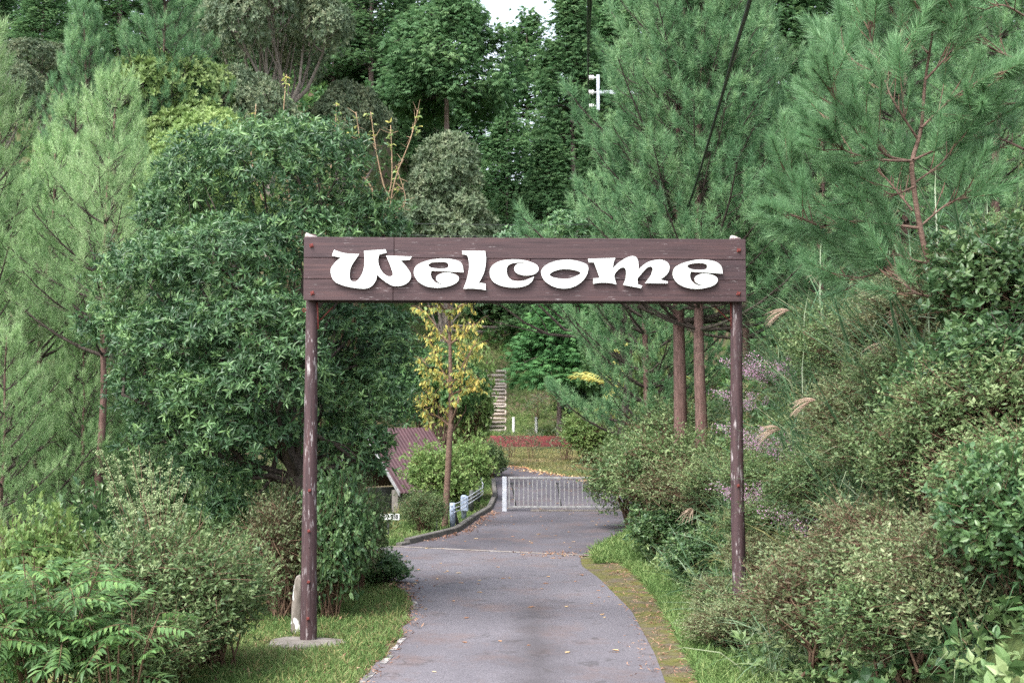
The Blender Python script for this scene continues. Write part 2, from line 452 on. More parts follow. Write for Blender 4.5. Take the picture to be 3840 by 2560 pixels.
def asphalt(a, b, moss=False):
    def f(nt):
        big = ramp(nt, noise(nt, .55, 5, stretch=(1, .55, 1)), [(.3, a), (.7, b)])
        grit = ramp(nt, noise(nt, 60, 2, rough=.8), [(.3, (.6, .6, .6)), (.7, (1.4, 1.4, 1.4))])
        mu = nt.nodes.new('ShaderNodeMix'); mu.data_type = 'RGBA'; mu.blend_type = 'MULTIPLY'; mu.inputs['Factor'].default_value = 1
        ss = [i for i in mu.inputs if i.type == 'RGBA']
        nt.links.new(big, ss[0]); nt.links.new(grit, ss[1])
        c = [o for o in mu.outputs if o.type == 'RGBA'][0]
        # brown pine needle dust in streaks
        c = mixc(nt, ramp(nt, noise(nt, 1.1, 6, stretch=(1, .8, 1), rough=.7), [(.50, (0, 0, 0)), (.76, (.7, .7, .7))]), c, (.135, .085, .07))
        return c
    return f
def old_road(nt):
    c = asphalt((.098, .091, .104), (.15, .139, .155))(nt)
    vo = nt.nodes.new('ShaderNodeTexVoronoi'); vo.feature = 'DISTANCE_TO_EDGE'; vo.inputs['Scale'].default_value = .55
    tc0 = nt.nodes.new('ShaderNodeTexCoord'); wn_ = nt.nodes.new('ShaderNodeTexNoise'); wn_.inputs['Scale'].default_value = 2.2; wn_.inputs['Detail'].default_value = 6
    nt.links.new(tc0.outputs['Object'], wn_.inputs['Vector'])
    va = nt.nodes.new('ShaderNodeMix'); va.data_type = 'VECTOR'; va.inputs['Factor'].default_value = .35
    vs = [i for i in va.inputs if i.type == 'VECTOR']; nt.links.new(tc0.outputs['Object'], vs[0]); nt.links.new(wn_.outputs['Color'], vs[1])
    nt.links.new([o for o in va.outputs if o.type == 'VECTOR'][0], vo.inputs['Vector'])
    ck = ramp(nt, vo.outputs['Distance'], [(.003, (.45, .45, .45)), (.010, (0, 0, 0))])
    c = mixc(nt, ck, c, (.04, .036, .035))
    c = mixc(nt, ramp(nt, noise(nt, 14, 5, rough=.75), [(.56, (0, 0, 0)), (.72, (.5, .5, .5))]), c, (.07, .062, .068))
    # dark oil and tyre stain running along the middle
    tc = nt.nodes.new('ShaderNodeTexCoord'); sx = nt.nodes.new('ShaderNodeSeparateXYZ')
    nt.links.new(tc.outputs['Object'], sx.inputs[0])
    def math_(op, *a):
        n = nt.nodes.new('ShaderNodeMath'); n.operation = op
        for i, x in enumerate(a):
            if isinstance(x, (int, float)): n.inputs[i].default_value = x
            else: nt.links.new(x, n.inputs[i])
        return n.outputs[0]
    dx = math_('ABSOLUTE', math_('SUBTRACT', sx.outputs['X'], .27))
    dx = math_('ADD', dx, math_('MULTIPLY', math_('SUBTRACT', noise(nt, 1.3, 4), .5), .7))
    band = ramp(nt, dx, [(.02, (.62, .62, .62)), (.42, (0, 0, 0))])
    yy = math_('ABSOLUTE', math_('DIVIDE', math_('SUBTRACT', sx.outputs['Y'], 15.0), 4.2))
    lim = ramp(nt, yy, [(.6, (1, 1, 1)), (1.0, (0, 0, 0))])
    mu = nt.nodes.new('ShaderNodeMix'); mu.data_type = 'RGBA'; mu.blend_type = 'MULTIPLY'; mu.inputs['Factor'].default_value = 1
    ss = [i for i in mu.inputs if i.type == 'RGBA']
    nt.links.new(band, ss[0]); nt.links.new(lim, ss[1])
    return mixc(nt, [o for o in mu.outputs if o.type == 'RGBA'][0], c, (.05, .044, .047))
GRIT = (lambda nt: noise(nt, 70, 3, rough=.8), .3, .006)
M['road'] = surf('worn_asphalt', old_road, .8, GRIT)
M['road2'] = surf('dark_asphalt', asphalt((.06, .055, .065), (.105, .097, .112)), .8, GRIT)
M['joint'] = surf('pale_joint', lambda nt: mixc(nt, ramp(nt, noise(nt, 4, 5), [(.4, (0, 0, 0)), (.6, (1, 1, 1))]), (.18, .15, .13), (.30, .27, .25)), .9)
M['moss'] = surf('mossy_concrete', lambda nt: mixc(nt, ramp(nt, noise(nt, 1.6, 6, rough=.7), [(.38, (0, 0, 0)), (.58, (1, 1, 1))]),
                 ramp(nt, noise(nt, 7, 5), [(.3, (.075, .052, .038)), (.7, (.125, .105, .08))]),
                 ramp(nt, noise(nt, 9, 5), [(.3, (.062, .066, .013)), (.7, (.13, .125, .03))])), .95,
                 (lambda nt: noise(nt, 25, 5), .6, .02))
M['line'] = surf('worn_line_paint', lambda nt: ramp(nt, noise(nt, 5, 5, rough=.7), [(.47, (.13, .12, .125)), (.58, (.40, .38, .36))]), .8)
M['ground'] = surf('leafy_soil', lambda nt: mixc(nt, ramp(nt, noise(nt, .35, 5), [(.4, (0, 0, 0)), (.6, (1, 1, 1))]),
                   ramp(nt, noise(nt, 6, 6), [(.3, (.05, .04, .025)), (.7, (.13, .09, .055))]),
                   ramp(nt, noise(nt, 5, 6), [(.3, (.04, .065, .02)), (.7, (.10, .13, .04))])), 1.0,
                   (lambda nt: noise(nt, 5, 6), .8, .08))

# ------------------------------------------------------------------ ground
def terrain():
    xs = np.unique(np.concatenate([np.arange(-90, -12, 2.0), np.arange(-12, 12, .3), np.arange(12, 91, 2.0)]))
    ys = np.unique(np.concatenate([np.arange(-12, 8, 1.0), np.arange(8, 36, .3), np.arange(36, 84, .5), np.arange(84, 260, 3.0)]))
    X, Y = np.meshgrid(xs, ys)
    Z = H(X, Y)
    nx, ny = len(xs), len(ys)
    i, j = np.meshgrid(np.arange(nx - 1), np.arange(ny - 1))
    a = (j * nx + i).ravel()
    f = np.stack([a, a + 1, a + nx + 1, a + nx], 1)
    mb = MB().add(np.stack([X, Y, Z], -1).reshape(-1, 3), f, .5, 0, True)
    part('ground', mb.mesh('ground', M['ground']))['kind'] = 'structure'
terrain()

def strip(name, ys, xl, xr, dz, mat, cols=6, skew=None):
    ys = np.asarray(ys, float)
    L, R = np.asarray(xl, float), np.asarray(xr, float)
    t = np.linspace(0, 1, cols + 1)
    X = L[:, None] * (1 - t) + R[:, None] * t
    Y = np.repeat(ys[:, None], cols + 1, 1)
    if skew is not None: Y = skew(X, Y)
    Z = H(X, Y) + dz
    n = cols + 1
    i, j = np.meshgrid(np.arange(cols), np.arange(len(ys) - 1))
    a = (j * n + i).ravel()
    f = np.stack([a, a + 1, a + n + 1, a + n], 1)
    o = part(name, MB().add(np.stack([X, Y, Z], -1).reshape(-1, 3), f, .5, 0, True).mesh(name, mat))
    o['kind'] = 'structure'
    return o
def joint_y(x):                       # the line where the two road slabs meet
    return 25.35 - .50 * (x + .2) * .9
def clampj(X, Y):
    return np.minimum(Y, joint_y(X))
ya = np.concatenate([np.arange(-12, 12, 1.0), np.arange(12, 27.6, .3)])
wob = np.sin(ya * 3.1) * .03 + np.sin(ya * 7.7) * .02
strip('road', ya, np.interp(ya, LY, LX) + wob, np.interp(ya, RY, RX), .012, M['road'], 10, clampj)
ym = np.concatenate([np.arange(-12, 12, 1.0), np.arange(12, 24.5, .3)])
strip('mossy_gutter', ym, np.interp(ym, RY, RX) - .02, np.interp(ym, MY, MX) + np.sin(ym * 4.3) * .04, .008, M['moss'], 4)
KY = [25.0, 26.9, 28.2, 29.85, 33.6, 37.4, 40.3, 46, 52.4]
KX = [-2.9, -2.12, -1.72, -1.21, -.926, -.555, -.446, -.6, -1.0]
S2Y = [24.0, 25.5, 29.3, 36.7, 41, 45.5, 52.4]
S2X = [1.5, 1.6, 2.6, 4.2, 6.4, 2.66, -.6]
yb = np.arange(24.0, 52.4, .4)
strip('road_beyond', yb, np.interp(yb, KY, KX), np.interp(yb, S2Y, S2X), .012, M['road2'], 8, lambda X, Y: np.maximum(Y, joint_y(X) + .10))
yj = np.linspace(-2.9, 1.75, 24)
mbj = MB()
tj = np.stack([yj, joint_y(yj) - .03, H(yj, joint_y(yj)) + .018], 1); tk = np.stack([yj, joint_y(yj) + .13, H(yj, joint_y(yj)) + .018], 1)
nj = len(yj)
mbj.add(np.concatenate([tj, tk]), np.array([[i, i + 1, nj + i + 1, nj + i] for i in range(nj - 1)]))
part('road_joint', mbj.mesh('road_joint', M['joint']))['kind'] = 'structure'
for a, b in ((11.0, 13.3), (13.7, 14.25), (14.5, 15.3), (17.6, 18.5)):
    yl = np.arange(a, b, .1)
    xl = np.interp(yl, LY, LX)
    strip('edge_line', yl, xl + .02 + np.sin(yl * 9) * .012, xl + .085 + np.sin(yl * 5) * .012, .018, M['line'], 1)

# kerb along the branch road, a real step cut in lengths of 0.6 m
kt = thing('kerb', 'dark mossy concrete kerb curving along the leaf strewn branch road to the gate', 'kerb', (0, 0, 0))
ky = np.concatenate([[26.55], np.linspace(26.9, 45, 34)])
kx = np.interp(ky, KY, KX)
for i in range(len(ky) - 1):
    a = Vector((kx[i], ky[i], 0)); b = Vector((kx[i + 1], ky[i + 1], 0))
    d = (b - a).normalized(); n = Vector((-d.y, d.x, 0))
    mb = MB()
    a2, b2 = a + d * .006, b - d * .006
    hh = .13 if i else .07
    v = []
    for p in (a2, b2):
        z = h1(p.x, p.y)
        for off, zz in ((0, -.05), (.02, hh - .015), (.035, hh), (.15, hh), (.15, -.05)):
            q = p + n * off
            v.append((q.x, q.y, z + zz))
    f = [[j, j + 5, (j + 1) % 5 + 5, (j + 1) % 5] for j in range(5)]
    mb.add(v, f); mb.add([v[0], v[1], v[2], v[3], v[4]], [[0, 1, 2], [0, 2, 3], [0, 3, 4]]); mb.add(v[5:], [[0, 2, 1], [0, 3, 2], [0, 4, 3]])
    part('kerb_stone', mb.mesh('kerb_stone', M['kerb']), kt)

# ------------------------------------------------------------------ welcome arch
ARCH_Y0 = 15.0
TILT = .2 / 5.2
def on_board(u, v, off=0.0):
    """point of the ray through photo pixel (u, v) on the sign's front plane, in arch coordinates"""
    a, b = (u - 1920.0) / FPX, (1280.0 - v) / FPX
    d = Vector((a, CP - b * SP, SP + b * CP))
    # plane y = ARCH_Y0 + off + TILT * (x + 2.45)
    t = (ARCH_Y0 + off + TILT * 2.45) / (d.y - TILT * d.x)
    return Vector((0, 0, CAM_Z)) + d * t
arch_loc = Vector((-2.4, ARCH_Y0 + .17, 0))
arch = thing('welcome_arch', 'brown timber gateway spelling Welcome in white letters across the road', 'gateway', arch_loc)
def loc(v): return Vector(v) - arch_loc

TL, TR = on_board(1140, 887), on_board(2796, 897)
BL, BR = on_board(1138, 1126), on_board(2797, 1132)
ex = (TR - TL); ex.z = 0; LEN = ex.length; ex.normalize()
ey = Vector((-ex.y, ex.x, 0))
RM = Matrix(((ex.x, ey.x, 0, 0), (ex.y, ey.y, 0, 0), (0, 0, 1, 0), (0, 0, 0, 1)))
def bl(pt):               # world -> board frame (along, depth, height)
    d = Vector(pt) - TL
    return d.dot(ex), d.dot(ey), pt[2]
z0, z1 = BL.z, TL.z
rows = [z0, on_board(1140, 1045).z, on_board(1140, 966).z, z1]
cut = {0: [on_board(1474, 1080), ], 1: [on_board(1990, 1000)], 2: [on_board(1478, 930)]}
DEP = .34
brd_M = Matrix.Translation(loc((TL.x, TL.y, 0))) @ RM
def bpart(name, mb, mat, parent=arch):
    me = mb.mesh(name, mat)
    o = bpy.data.objects.new(name, me); COL.objects.link(o)
    o.parent = parent
    o.matrix_basis = brd_M if parent is arch else Matrix.Identity(4)
    return o
for r in range(3):
    xs = [0.0] + [bl(c)[0] for c in cut[r]] + [LEN]
    for k in range(len(xs) - 1):
        g = .0025
        mb = box(MB(), (xs[k] + (g if k else 0), (r % 2) * .002, rows[r] + .003), (xs[k + 1] - (g if k < len(xs) - 2 else 0), .035, rows[r + 1] - .003), .004)
        bpart('plank', mb, M['plank'])
    mb = box(MB(), (0, DEP - .035, rows[r] + .003), (LEN, DEP, rows[r + 1] - .003), .004)
    bpart('plank', mb, M['plank'])
mb = box(MB(), (.03, .037, z0 + .012), (LEN - .03, DEP - .037, z0 + .045)); bpart('soffit', mb, M['soffit'])
mb = box(MB(), (.0, .037, z1 - .045), (LEN, DEP - .037, z1 - .006)); bpart('top_board', mb, M['plank'])
mb = MB(); box(mb, (.002, .037, z0 + .046), (.03, DEP - .037, z1 - .046)); bpart('end_board', mb, M['plank'])
mb = MB(); box(mb, (LEN - .03, .037, z0 + .046), (LEN - .002, DEP - .037, z1 - .046)); bpart('end_board', mb, M['plank'])

def bolt(u, v, parent, M_, off=0.0, size=.045):
    x, y, z = bl(on_board(u, v))
    mb = box(MB(), (-size / 2, -.012, -size / 2), (size / 2, 0, size / 2), .003)
    o = part('washer', mb.mesh('washer', M['rust']), parent)
    o.matrix_basis = M_ @ Matrix.Translation((x, off, z)) @ Matrix.Rotation(random.Random(int(u * v)).uniform(-.3, .3), 4, 'Y')
    mb2 = MB(); tube1(mb2, [(0, -.013, 0), (0, -.03, 0)], [.014, .014], 6)
    part('nut', mb2.mesh('nut', M['rust']), o)
for u, v in ((1168, 921), (1171, 1099), (2770, 939), (2769, 1101)):
    bolt(u, v, arch, brd_M)

# posts: tapered weathered logs
def post(pix, yy, rad, name='post'):
    pts = [loc(P(u, v, yy)) for u, v in pix]
    mb = MB(); rng = np.random.default_rng(len(pix))
    pts2, r2 = spline(np.array([tuple(p) for p in pts]), np.array(rad), 6)
    r2 = r2 * (1 + .02 * np.sin(np.arange(len(r2)) * 1.7))
    tube1(mb, pts2, r2, 20)
    return part(name, mb.mesh(name, M['post']), arch)
PY_L, PY_R = ARCH_Y0 + .17, ARCH_Y0 + .17 + .2
base_l = G(1156, 2405, 0.0)
pl = [(1166, 880), (1169, 1130), (1166, 1500), (1161, 1900), (1158, 2250), (1156, 2412)]
post(pl, PY_L, [.066, .068, .076, .086, .096, .101])
pr = [(2757, 895), (2761, 1140), (2762, 1500), (2766, 1900), (2775, 2250)]
post(pr, PY_R, [.068, .070, .074, .080, .086])
for u, yy, r in ((1166, PY_L, .072), (2757, PY_R, .068)):
    a = loc(P(u, 890, yy)); mb = MB(); zt = loc((0, 0, z1)).z
    tube1(mb, [(a.x, a.y, zt - .005), (a.x, a.y, zt + .035), (a.x + .004, a.y, zt + .045)], [r, r, r * .9], 14)
    part('post_top', mb.mesh('post_top', M['pale_wood']), arch)
# bolts on the posts
for u, v, yy, r in ((1161, 1838, PY_L, .085), (1158, 1990, PY_L, .09), (1157, 2181, PY_L, .095), (1155, 2318, PY_L, .099), (2768, 1820, PY_R, .08)):
    p = loc(P(u, v, yy - r - .002)); s = .034
    o = part('washer', box(MB(), (-s / 2, -.01, -s / 2), (s / 2, .004, s / 2), .003).mesh('washer', M['rust']), arch, p, (0, .4 * math.sin(v), 0))
    mb2 = MB(); tube1(mb2, [(0, -.011, 0), (0, -.026, 0)], [.011, .011], 6); part('nut', mb2.mesh('nut', M['rust']), o)
# dark cracks / knots as little nail heads on the left post
for u, v in ((1171, 1936), (1160, 2052), (1164, 2203), (1163, 1700), (1166, 1560)):
    p = loc(P(u, v, PY_L - .093 + (2400 - v) * 2.0e-5)); mb2 = MB(); tube1(mb2, [(0, .012, 0), (0, -.004, 0)], [.008, .006], 6)
    part('nail', mb2.mesh('nail', M['dark_metal']), arch, p)
# inside half-round battens, braces and hooks
for u0, u1, yy in ((1190, 1194, PY_L), (2741, 2743, PY_R)):
    mb = MB(); a, b = loc(P(u0, 1134, yy - .02)), loc(P(u1, 1234, yy - .02)); tube1(mb, [a, b], [.012, .012], 6)
    part('strap', mb.mesh('strap', M['rust']), arch)
for a, b, yy in (((1194, 1206), (1250, 1150), PY_L + .05), ((2740, 1206), (2680, 1150), PY_R + .05)):
    mb = MB(); tube1(mb, [loc(P(*a, yy)), loc(P(*b, yy))], [.009, .009], 6); part('brace', mb.mesh('brace', M['rust']), arch)
def ring(mb, c, r, wire, n=16, plane='xz', sq=1.0):
    ang = np.linspace(0, 2 * math.pi, n + 1)
    if plane == 'xz': pts = [(c[0] + math.cos(t) * r, c[1], c[2] + math.sin(t) * r * sq) for t in ang]
    else: pts = [(c[0], c[1] + math.cos(t) * r, c[2] + math.sin(t) * r * sq) for t in ang]
    tube1(mb, pts, [wire] * len(pts), 6, caps=False)
eye = loc(P(1141, 1163, PY_L)); mb = MB(); ring(mb, eye, .018, .006); tube1(mb, [eye + Vector((.018, 0, 0)), eye + Vector((.05, 0, 0))], [.006, .006], 6)
part('eye_hook', mb.mesh('eye_hook', M['rust']), arch)
for u, lb in ((1772, 'dark steel snap hook hanging under the beam by the yellow tree'), (2168, 'dark steel snap hook hanging under the beam by the pine')):
    c = P(u, 1150, ARCH_Y0 + .25); c.z = z0 - .015
    t = thing('snap_hook', lb, 'hook', c, group='hooks hanging from the beam')
    mb = MB(); ring(mb, (0, 0, 0.0), .014, .004); part('eye_ring', mb.mesh('eye_ring', M['dark_metal']), t)
    mb = MB(); pts = [(-.006, 0, -.015), (-.02, 0, -.05), (-.024, 0, -.09), (-.012, 0, -.115), (.01, 0, -.115), (.022, 0, -.09), (.016, 0, -.05), (.006, 0, -.015)]
    tube1(mb, pts, [.005] * 8, 6, sub=3); part('hook_body', mb.mesh('hook_body', M['dark_metal']), t)
    mb = MB(); tube1(mb, [(.004, 0, -.02), (.013, 0, -.09)], [.004, .004], 6); part('hook_gate', mb.mesh('hook_gate', M['dark_metal']), t)

# letters, cut from board and standing a little proud of the planks
def cpath(pts):
    """pts: (x, y) smooth or (x, y, 1) corner -> polyline (Catmull-Rom between corners)"""
    n = len(pts); corners = [i for i, p in enumerate(pts) if len(p) == 3]
    xy = [np.array(p[:2], float) for p in pts]
    out = []
    for i in range(n):
        p1, p2 = xy[i], xy[(i + 1) % n]
        p0 = xy[i - 1] if i not in corners else 2 * p1 - p2
        j = (i + 1) % n
        p3 = xy[(i + 2) % n] if j not in corners else 2 * p2 - p1
        k = 1 if (i in corners and j in corners) else 4
        for t in np.arange(k) / k:
            out.append(.5 * ((2 * p1) + (p2 - p0) * t + (2 * p0 - 5 * p1 + 4 * p2 - p3) * t * t + (3 * p1 - p0 - 3 * p2 + p3) * t ** 3))
    return out
c = 1
S1 = 340 / 2352; S3 = 420 / 2352; S5 = 300 / 2352
GLYPHS = [
 ((1220, 920, S1), [[(228,112,c),(330,155),(450,190),(600,216),(740,222),(880,225,c),(780,370),(700,490),(650,600),(632,720),(635,850),(660,905),(710,935),(770,940),(830,910),(890,840),(950,740),(990,630),(1010,500),(1015,330),(1002,142,c),(1560,105,c),(1588,190,c),(1395,238,c),(1370,360),(1375,460),(1410,570),(1470,680),(1550,760),(1620,795),(1690,803),(1740,780),(1748,720),(1725,640),(1680,510),(1630,390),(1577,265,c),(2238,290,c),(2195,372,c),(1955,392,c),(2060,500),(2150,620),(2210,720),(2222,800),(2190,900),(2110,985),(1990,1040),(1850,1055),(1730,1040),(1600,970),(1460,870),(1342,755,c),(1320,880),(1260,990),(1180,1070),(1080,1110),(960,1122),(780,1105),(560,1065),(380,1010),(250,940),(180,850),(145,740),(138,650),(160,570),(220,480),(310,390),(405,315,c),(172,268,c)]]),
 ((1530, 920, S1), [[(1440,700,c),(1425,570),(1385,460),(1310,410),(1200,370),(1060,348),(900,342),(720,355),(540,385),(380,435),(250,500),(180,570),(155,650),(155,740),(190,830),(260,930),(370,1010),(510,1070),(680,1095),(850,1095),(1010,1070),(1150,1025),(1250,970),(1305,910),(1320,850),(1300,800),(1240,760),(1140,725),(1000,706),(880,722),(780,765),(735,820),(730,880),(760,930),(820,975),(900,995),(1020,988,c),(940,1008),(870,1012),(790,990),(700,945),(630,870),(595,790),(595,720),(612,655,c)],
   [(525,520),(560,470),(640,440),(780,430),(930,430),(1010,450),(1050,500),(1045,555),(990,590),(880,603),(740,598),(600,575)]]),
 ((1530, 920, S1), [[(1403,140,c),(2003,146,c),(2022,330),(2012,520),(1975,690),(1910,840),(1830,975,c),(1920,978),(2012,992,c),(2017,1160,c),(1880,1135),(1650,1118),(1530,1122),(1435,1125,c),(1500,960),(1550,780),(1580,600),(1580,430),(1548,268,c),(1490,245),(1410,232,c)]]),
 ((1810, 920, S3), [[(1080,655,c),(1040,745),(970,810),(880,855),(760,880),(620,885),(470,868),(330,825),(220,755),(165,670),(148,580),(160,490),(210,415),(300,355),(430,315),(580,297),(720,295),(880,313),(1020,352),(1120,400),(1170,460),(1170,520),(1130,575),(1060,612),(950,632),(840,625),(730,590),(675,540),(662,480),(690,420),(750,385),(840,374),(940,374,c),(850,360),(720,362),(600,382),(530,430),(505,500),(510,590),(545,670),(610,725),(720,750),(840,742),(950,710)]]),
 ((1810, 920, S3), [[(1230,580),(1240,510),(1300,440),(1400,375),(1540,328),(1700,305),(1850,305),(2000,330),(2110,365),(2190,405),(2218,470),(2205,570),(2160,665),(2080,760),(1970,840),(1840,890),(1700,905),(1550,885),(1420,830),(1310,750),(1250,660)],
   [(2058,578),(2030,610),(1960,645),(1860,685),(1740,703),(1600,695),(1480,670),(1420,640),(1408,605),(1440,575),(1520,535),(1640,503),(1780,498),(1920,518),(2010,545)]]),
 ((2180, 920, S1), [[(172,350,c),(887,326,c),(850,400),(830,490),(815,605,c),(880,530),(980,440),(1100,360),(1220,300),(1330,277),(1410,300),(1460,370),(1482,480),(1478,630,c),(1560,550),(1680,460),(1820,400),(1960,376),(2090,375),(2200,420),(2270,490),(2287,570),(2265,680),(2200,770),(2120,840),(2035,885,c),(2230,930,c),(2250,968,c),(2235,985,c),(1650,980,c),(1740,870),(1810,760),(1850,650),(1850,590),(1810,552),(1740,560),(1660,620),(1570,720),(1462,850,c),(1458,920),(1467,1005,c),(1578,1045,c),(1550,1110,c),(1085,1025,c),(1130,930),(1155,820),(1165,700),(1150,620),(1115,580),(1060,575),(1000,600),(930,660),(875,730),(848,800,c),(912,1012,c),(750,975),(550,965),(430,975),(310,998,c),(310,855,c),(480,845,c),(330,440,c),(195,440,c)]]),
 ((2500, 920, S5), [[(1648,830,c),(1635,710),(1590,590),(1500,510),(1370,460),(1200,430),(1020,418),(830,432),(640,472),(440,532),(290,610),(215,690),(182,800),(190,900),(230,1000),(310,1100),(430,1180),(600,1245),(800,1275),(1000,1272),(1200,1235),(1370,1180),(1470,1100),(1505,1020),(1480,950),(1400,890),(1280,850),(1130,830),(990,845),(880,890),(830,950),(825,1020),(855,1080),(930,1130),(1020,1158),(1160,1155,c),(1060,1175),(980,1178),(880,1155),(790,1100),(720,1020),(688,920),(690,850),(712,772,c)],
   [(605,620),(640,570),(720,540),(850,522),(1000,520),(1130,540),(1185,580),(1195,630),(1170,685),(1080,715),(960,722),(800,710),(680,680)]]),
]
for (ox, oy, s), loops in GLYPHS:
    front, thick = -.042, .026
    LP = []
    for lp in loops:
        pts = []
        for q in cpath(lp):
            x, y, z = bl(on_board(ox + q[0] * s, oy + q[1] * s, front))
            pts.append((x, z))
        LP.append(pts)
    mb = MB(); bev = .004
    tri = tessellate_polygon([[Vector((p[0], p[1], 0)) for p in lp] for lp in LP])
    allp = [p for lp in LP for p in lp]
    fv = np.array([(p[0], front, p[1]) for p in allp]); bv = fv + np.array([0, thick, 0])
    T = np.array(tri)
    # make the front face look at the camera (-y)
    a_, b_, c_ = fv[T[:, 0]], fv[T[:, 1]], fv[T[:, 2]]
    ny = np.cross(b_ - a_, c_ - a_)[:, 1]
    T[ny > 0] = T[ny > 0][:, ::-1]
    mb.add(fv, T, .5, 0); mb.add(bv, T[:, ::-1], .5, 1)
    base = 0
    for lp in LP:
        n = len(lp); a = fv[base:base + n]; b = bv[base:base + n]; base += n
        f = np.array([[i, (i + 1) % n, n + (i + 1) % n, n + i] for i in range(n)])
        mb.add(np.concatenate([a, b]), f, .5, 1)
    me = mb.mesh('letter', M['white'], M['letter_edge'])
    o = part('letter', me, arch); o.matrix_basis = brd_M

# concrete pad under the left post
rng = np.random.default_rng(3)
ang = np.linspace(0, 2 * math.pi, 28, endpoint=False)
cp = G(1140, 2412); rr = 1 + .1 * np.sin(ang * 3 + 1) + .05 * rng.standard_normal(28)
vv = [(cp.x + math.cos(a) * .44 * r, cp.y + math.sin(a) * .36 * r, .022) for a, r in zip(ang, rr)] + [(cp.x + math.cos(a) * .47 * r, cp.y + math.sin(a) * .39 * r, -.03) for a, r in zip(ang, rr)]
mb = MB(); mb.add(vv + [(cp.x, cp.y, .03)], np.array([[i, (i + 1) % 28, 56] for i in range(28)]))
mb.add(vv, np.array([[(i + 1) % 28, i, 28 + i, 28 + (i + 1) % 28] for i in range(28)]))
setp(part('concrete_footing', mb.mesh('concrete_footing', M['concrete'])), 'round flat concrete footing in the grass under a post', 'footing')
# lichen spotted stub behind the post
mb = MB(); a = P(1117, 2350, 15.7); a.z = -.02
tube1(mb, [a, a + Vector((.0, 0, .35)), a + Vector((.02, 0, .66)), a + Vector((.035, 0, .70))], [.085, .078, .062, .03], 12, sub=3)
setp(part('tree_stump', mb.mesh('tree_stump', M['lichen'])), 'short grey stump with white lichen spots behind the wooden post', 'stump')

# ------------------------------------------------------------------ gate, guard cable, shed and small built things
GY = 36.8
gx0 = X_at(1880, GY); gz = 0.0
gate = thing('sliding_gate', 'pale grey metal bar gate across the branch road', 'gate', (gx0, GY, gz))
def gp(name, lo, hi, mat, bev=.004): return part(name, box(MB(), lo, hi, bev).mesh(name, mat), gate)
gp('gate_post', (.03, -.06, 0), (.155, .08, .99), M['galv'])
WID = X_at(2330, GY) - gx0
gp('top_rail', (.2, .0, .93), (WID, .06, .985), M['galv_gate'])
gp('bottom_rail', (.2, .0, .10), (WID, .06, .155), M['galv_gate'])
gp('ground_track', (.85, -.10, 0.01), (WID + .3, .05, .055), M['concrete'])
gp('side_rail', (.2, .001, .157), (.25, .059, .928), M['galv_gate'])
barm = box(MB(), (-.014, .016, .152), (.014, .044, .935)).mesh('bar', M['galv_gate'])
xx = .25 + .13
while xx < WID:
    part('bar', barm, gate, (xx, 0, 0)); xx += .130
for bx in (.30, 1.61, 2.9):
    mb = MB(); tube1(mb, [(bx + .12, .25, .12), (bx, .10, .80)], [.022, .022], 6)
    tube1(mb, [(bx - .04, .10, .80), (bx + .07, .10, .80)], [.02, .02], 6)
    part('brace', mb.mesh('brace', M['dark_steel']), gate)

gr = thing('cable_guardrail', 'blue grey cable guardrail on the kerb beside the branch road', 'guardrail', G(1697, 1979, .08))
def gl(u, v, Y): return P(u, v, Y) - gr.location
rp = [(1697, 1979, 1886, 30.6, .085), (1740, 1938, 1857, 33.2, .085), (1768, 1910, 1838, 36.0, .075), (1793, 1888, 1822, 38.2, .07)]
for k, (u, vb, vt, Y, r) in enumerate(rp):
    a, b = gl(u, vb + 6, Y), gl(u, vt, Y); a.x = b.x
    mb = MB(); tube1(mb, [a, b, b + Vector((0, 0, .012))], [r * .8, r * .8, r * .6], 12)
    part('post', mb.mesh('post', M['rail_paint'] if k < 2 else M['dark_steel']), gr)
a = gl(1704, 1900, 30.65); b = gl(1717, 1972, 30.9)
mb = MB(); tube1(mb, [a, b], [.02, .055], 6); part('brace', mb.mesh('brace', M['dark_steel']), gr)
box_m = MB(); a = gl(1742, 1890, 33.1); box(box_m, (a.x - .1, a.y - .06, a.z - .17), (a.x + .1, a.y + .03, a.z + .21), .01)
part('bracket', box_m.mesh('bracket', M['rail_paint']), gr)
for dv in (0, 16, 31):
    px = [(1705, 1888 + dv, 30.4), (1728, 1880 + dv * .95, 31.6), (1760, 1859 + dv * .9, 34), (1790, 1840 + dv * .85, 37), (1810, 1826 + dv * .8, 39), (1811, 1812 + dv * .6, 41), (1802, 1785 + dv * .4, 46)]
    mb = MB(); tube1(mb, [gl(*p) for p in px], [.013] * len(px), 6, sub=3); part('cable', mb.mesh('cable', M['galv']), gr)
for dv in (12, 29, 46):
    p = gl(1695, 1886 + dv, 30.5); mb = MB(); tube1(mb, [p, p + Vector((0, -.05, 0))], [.018, .014], 8); part('cable_cap', mb.mesh('cable_cap', M['dark_metal']), gr)

mb = MB(); a = G(1637, 1992); tube1(mb, [a, a + Vector((.012, 0, .35))], [.018, .016], 6)
setp(part('marker_stake', mb.mesh('marker_stake', M['white'])), 'thin white stake in the grass beside the yellow tree trunk', 'stake')

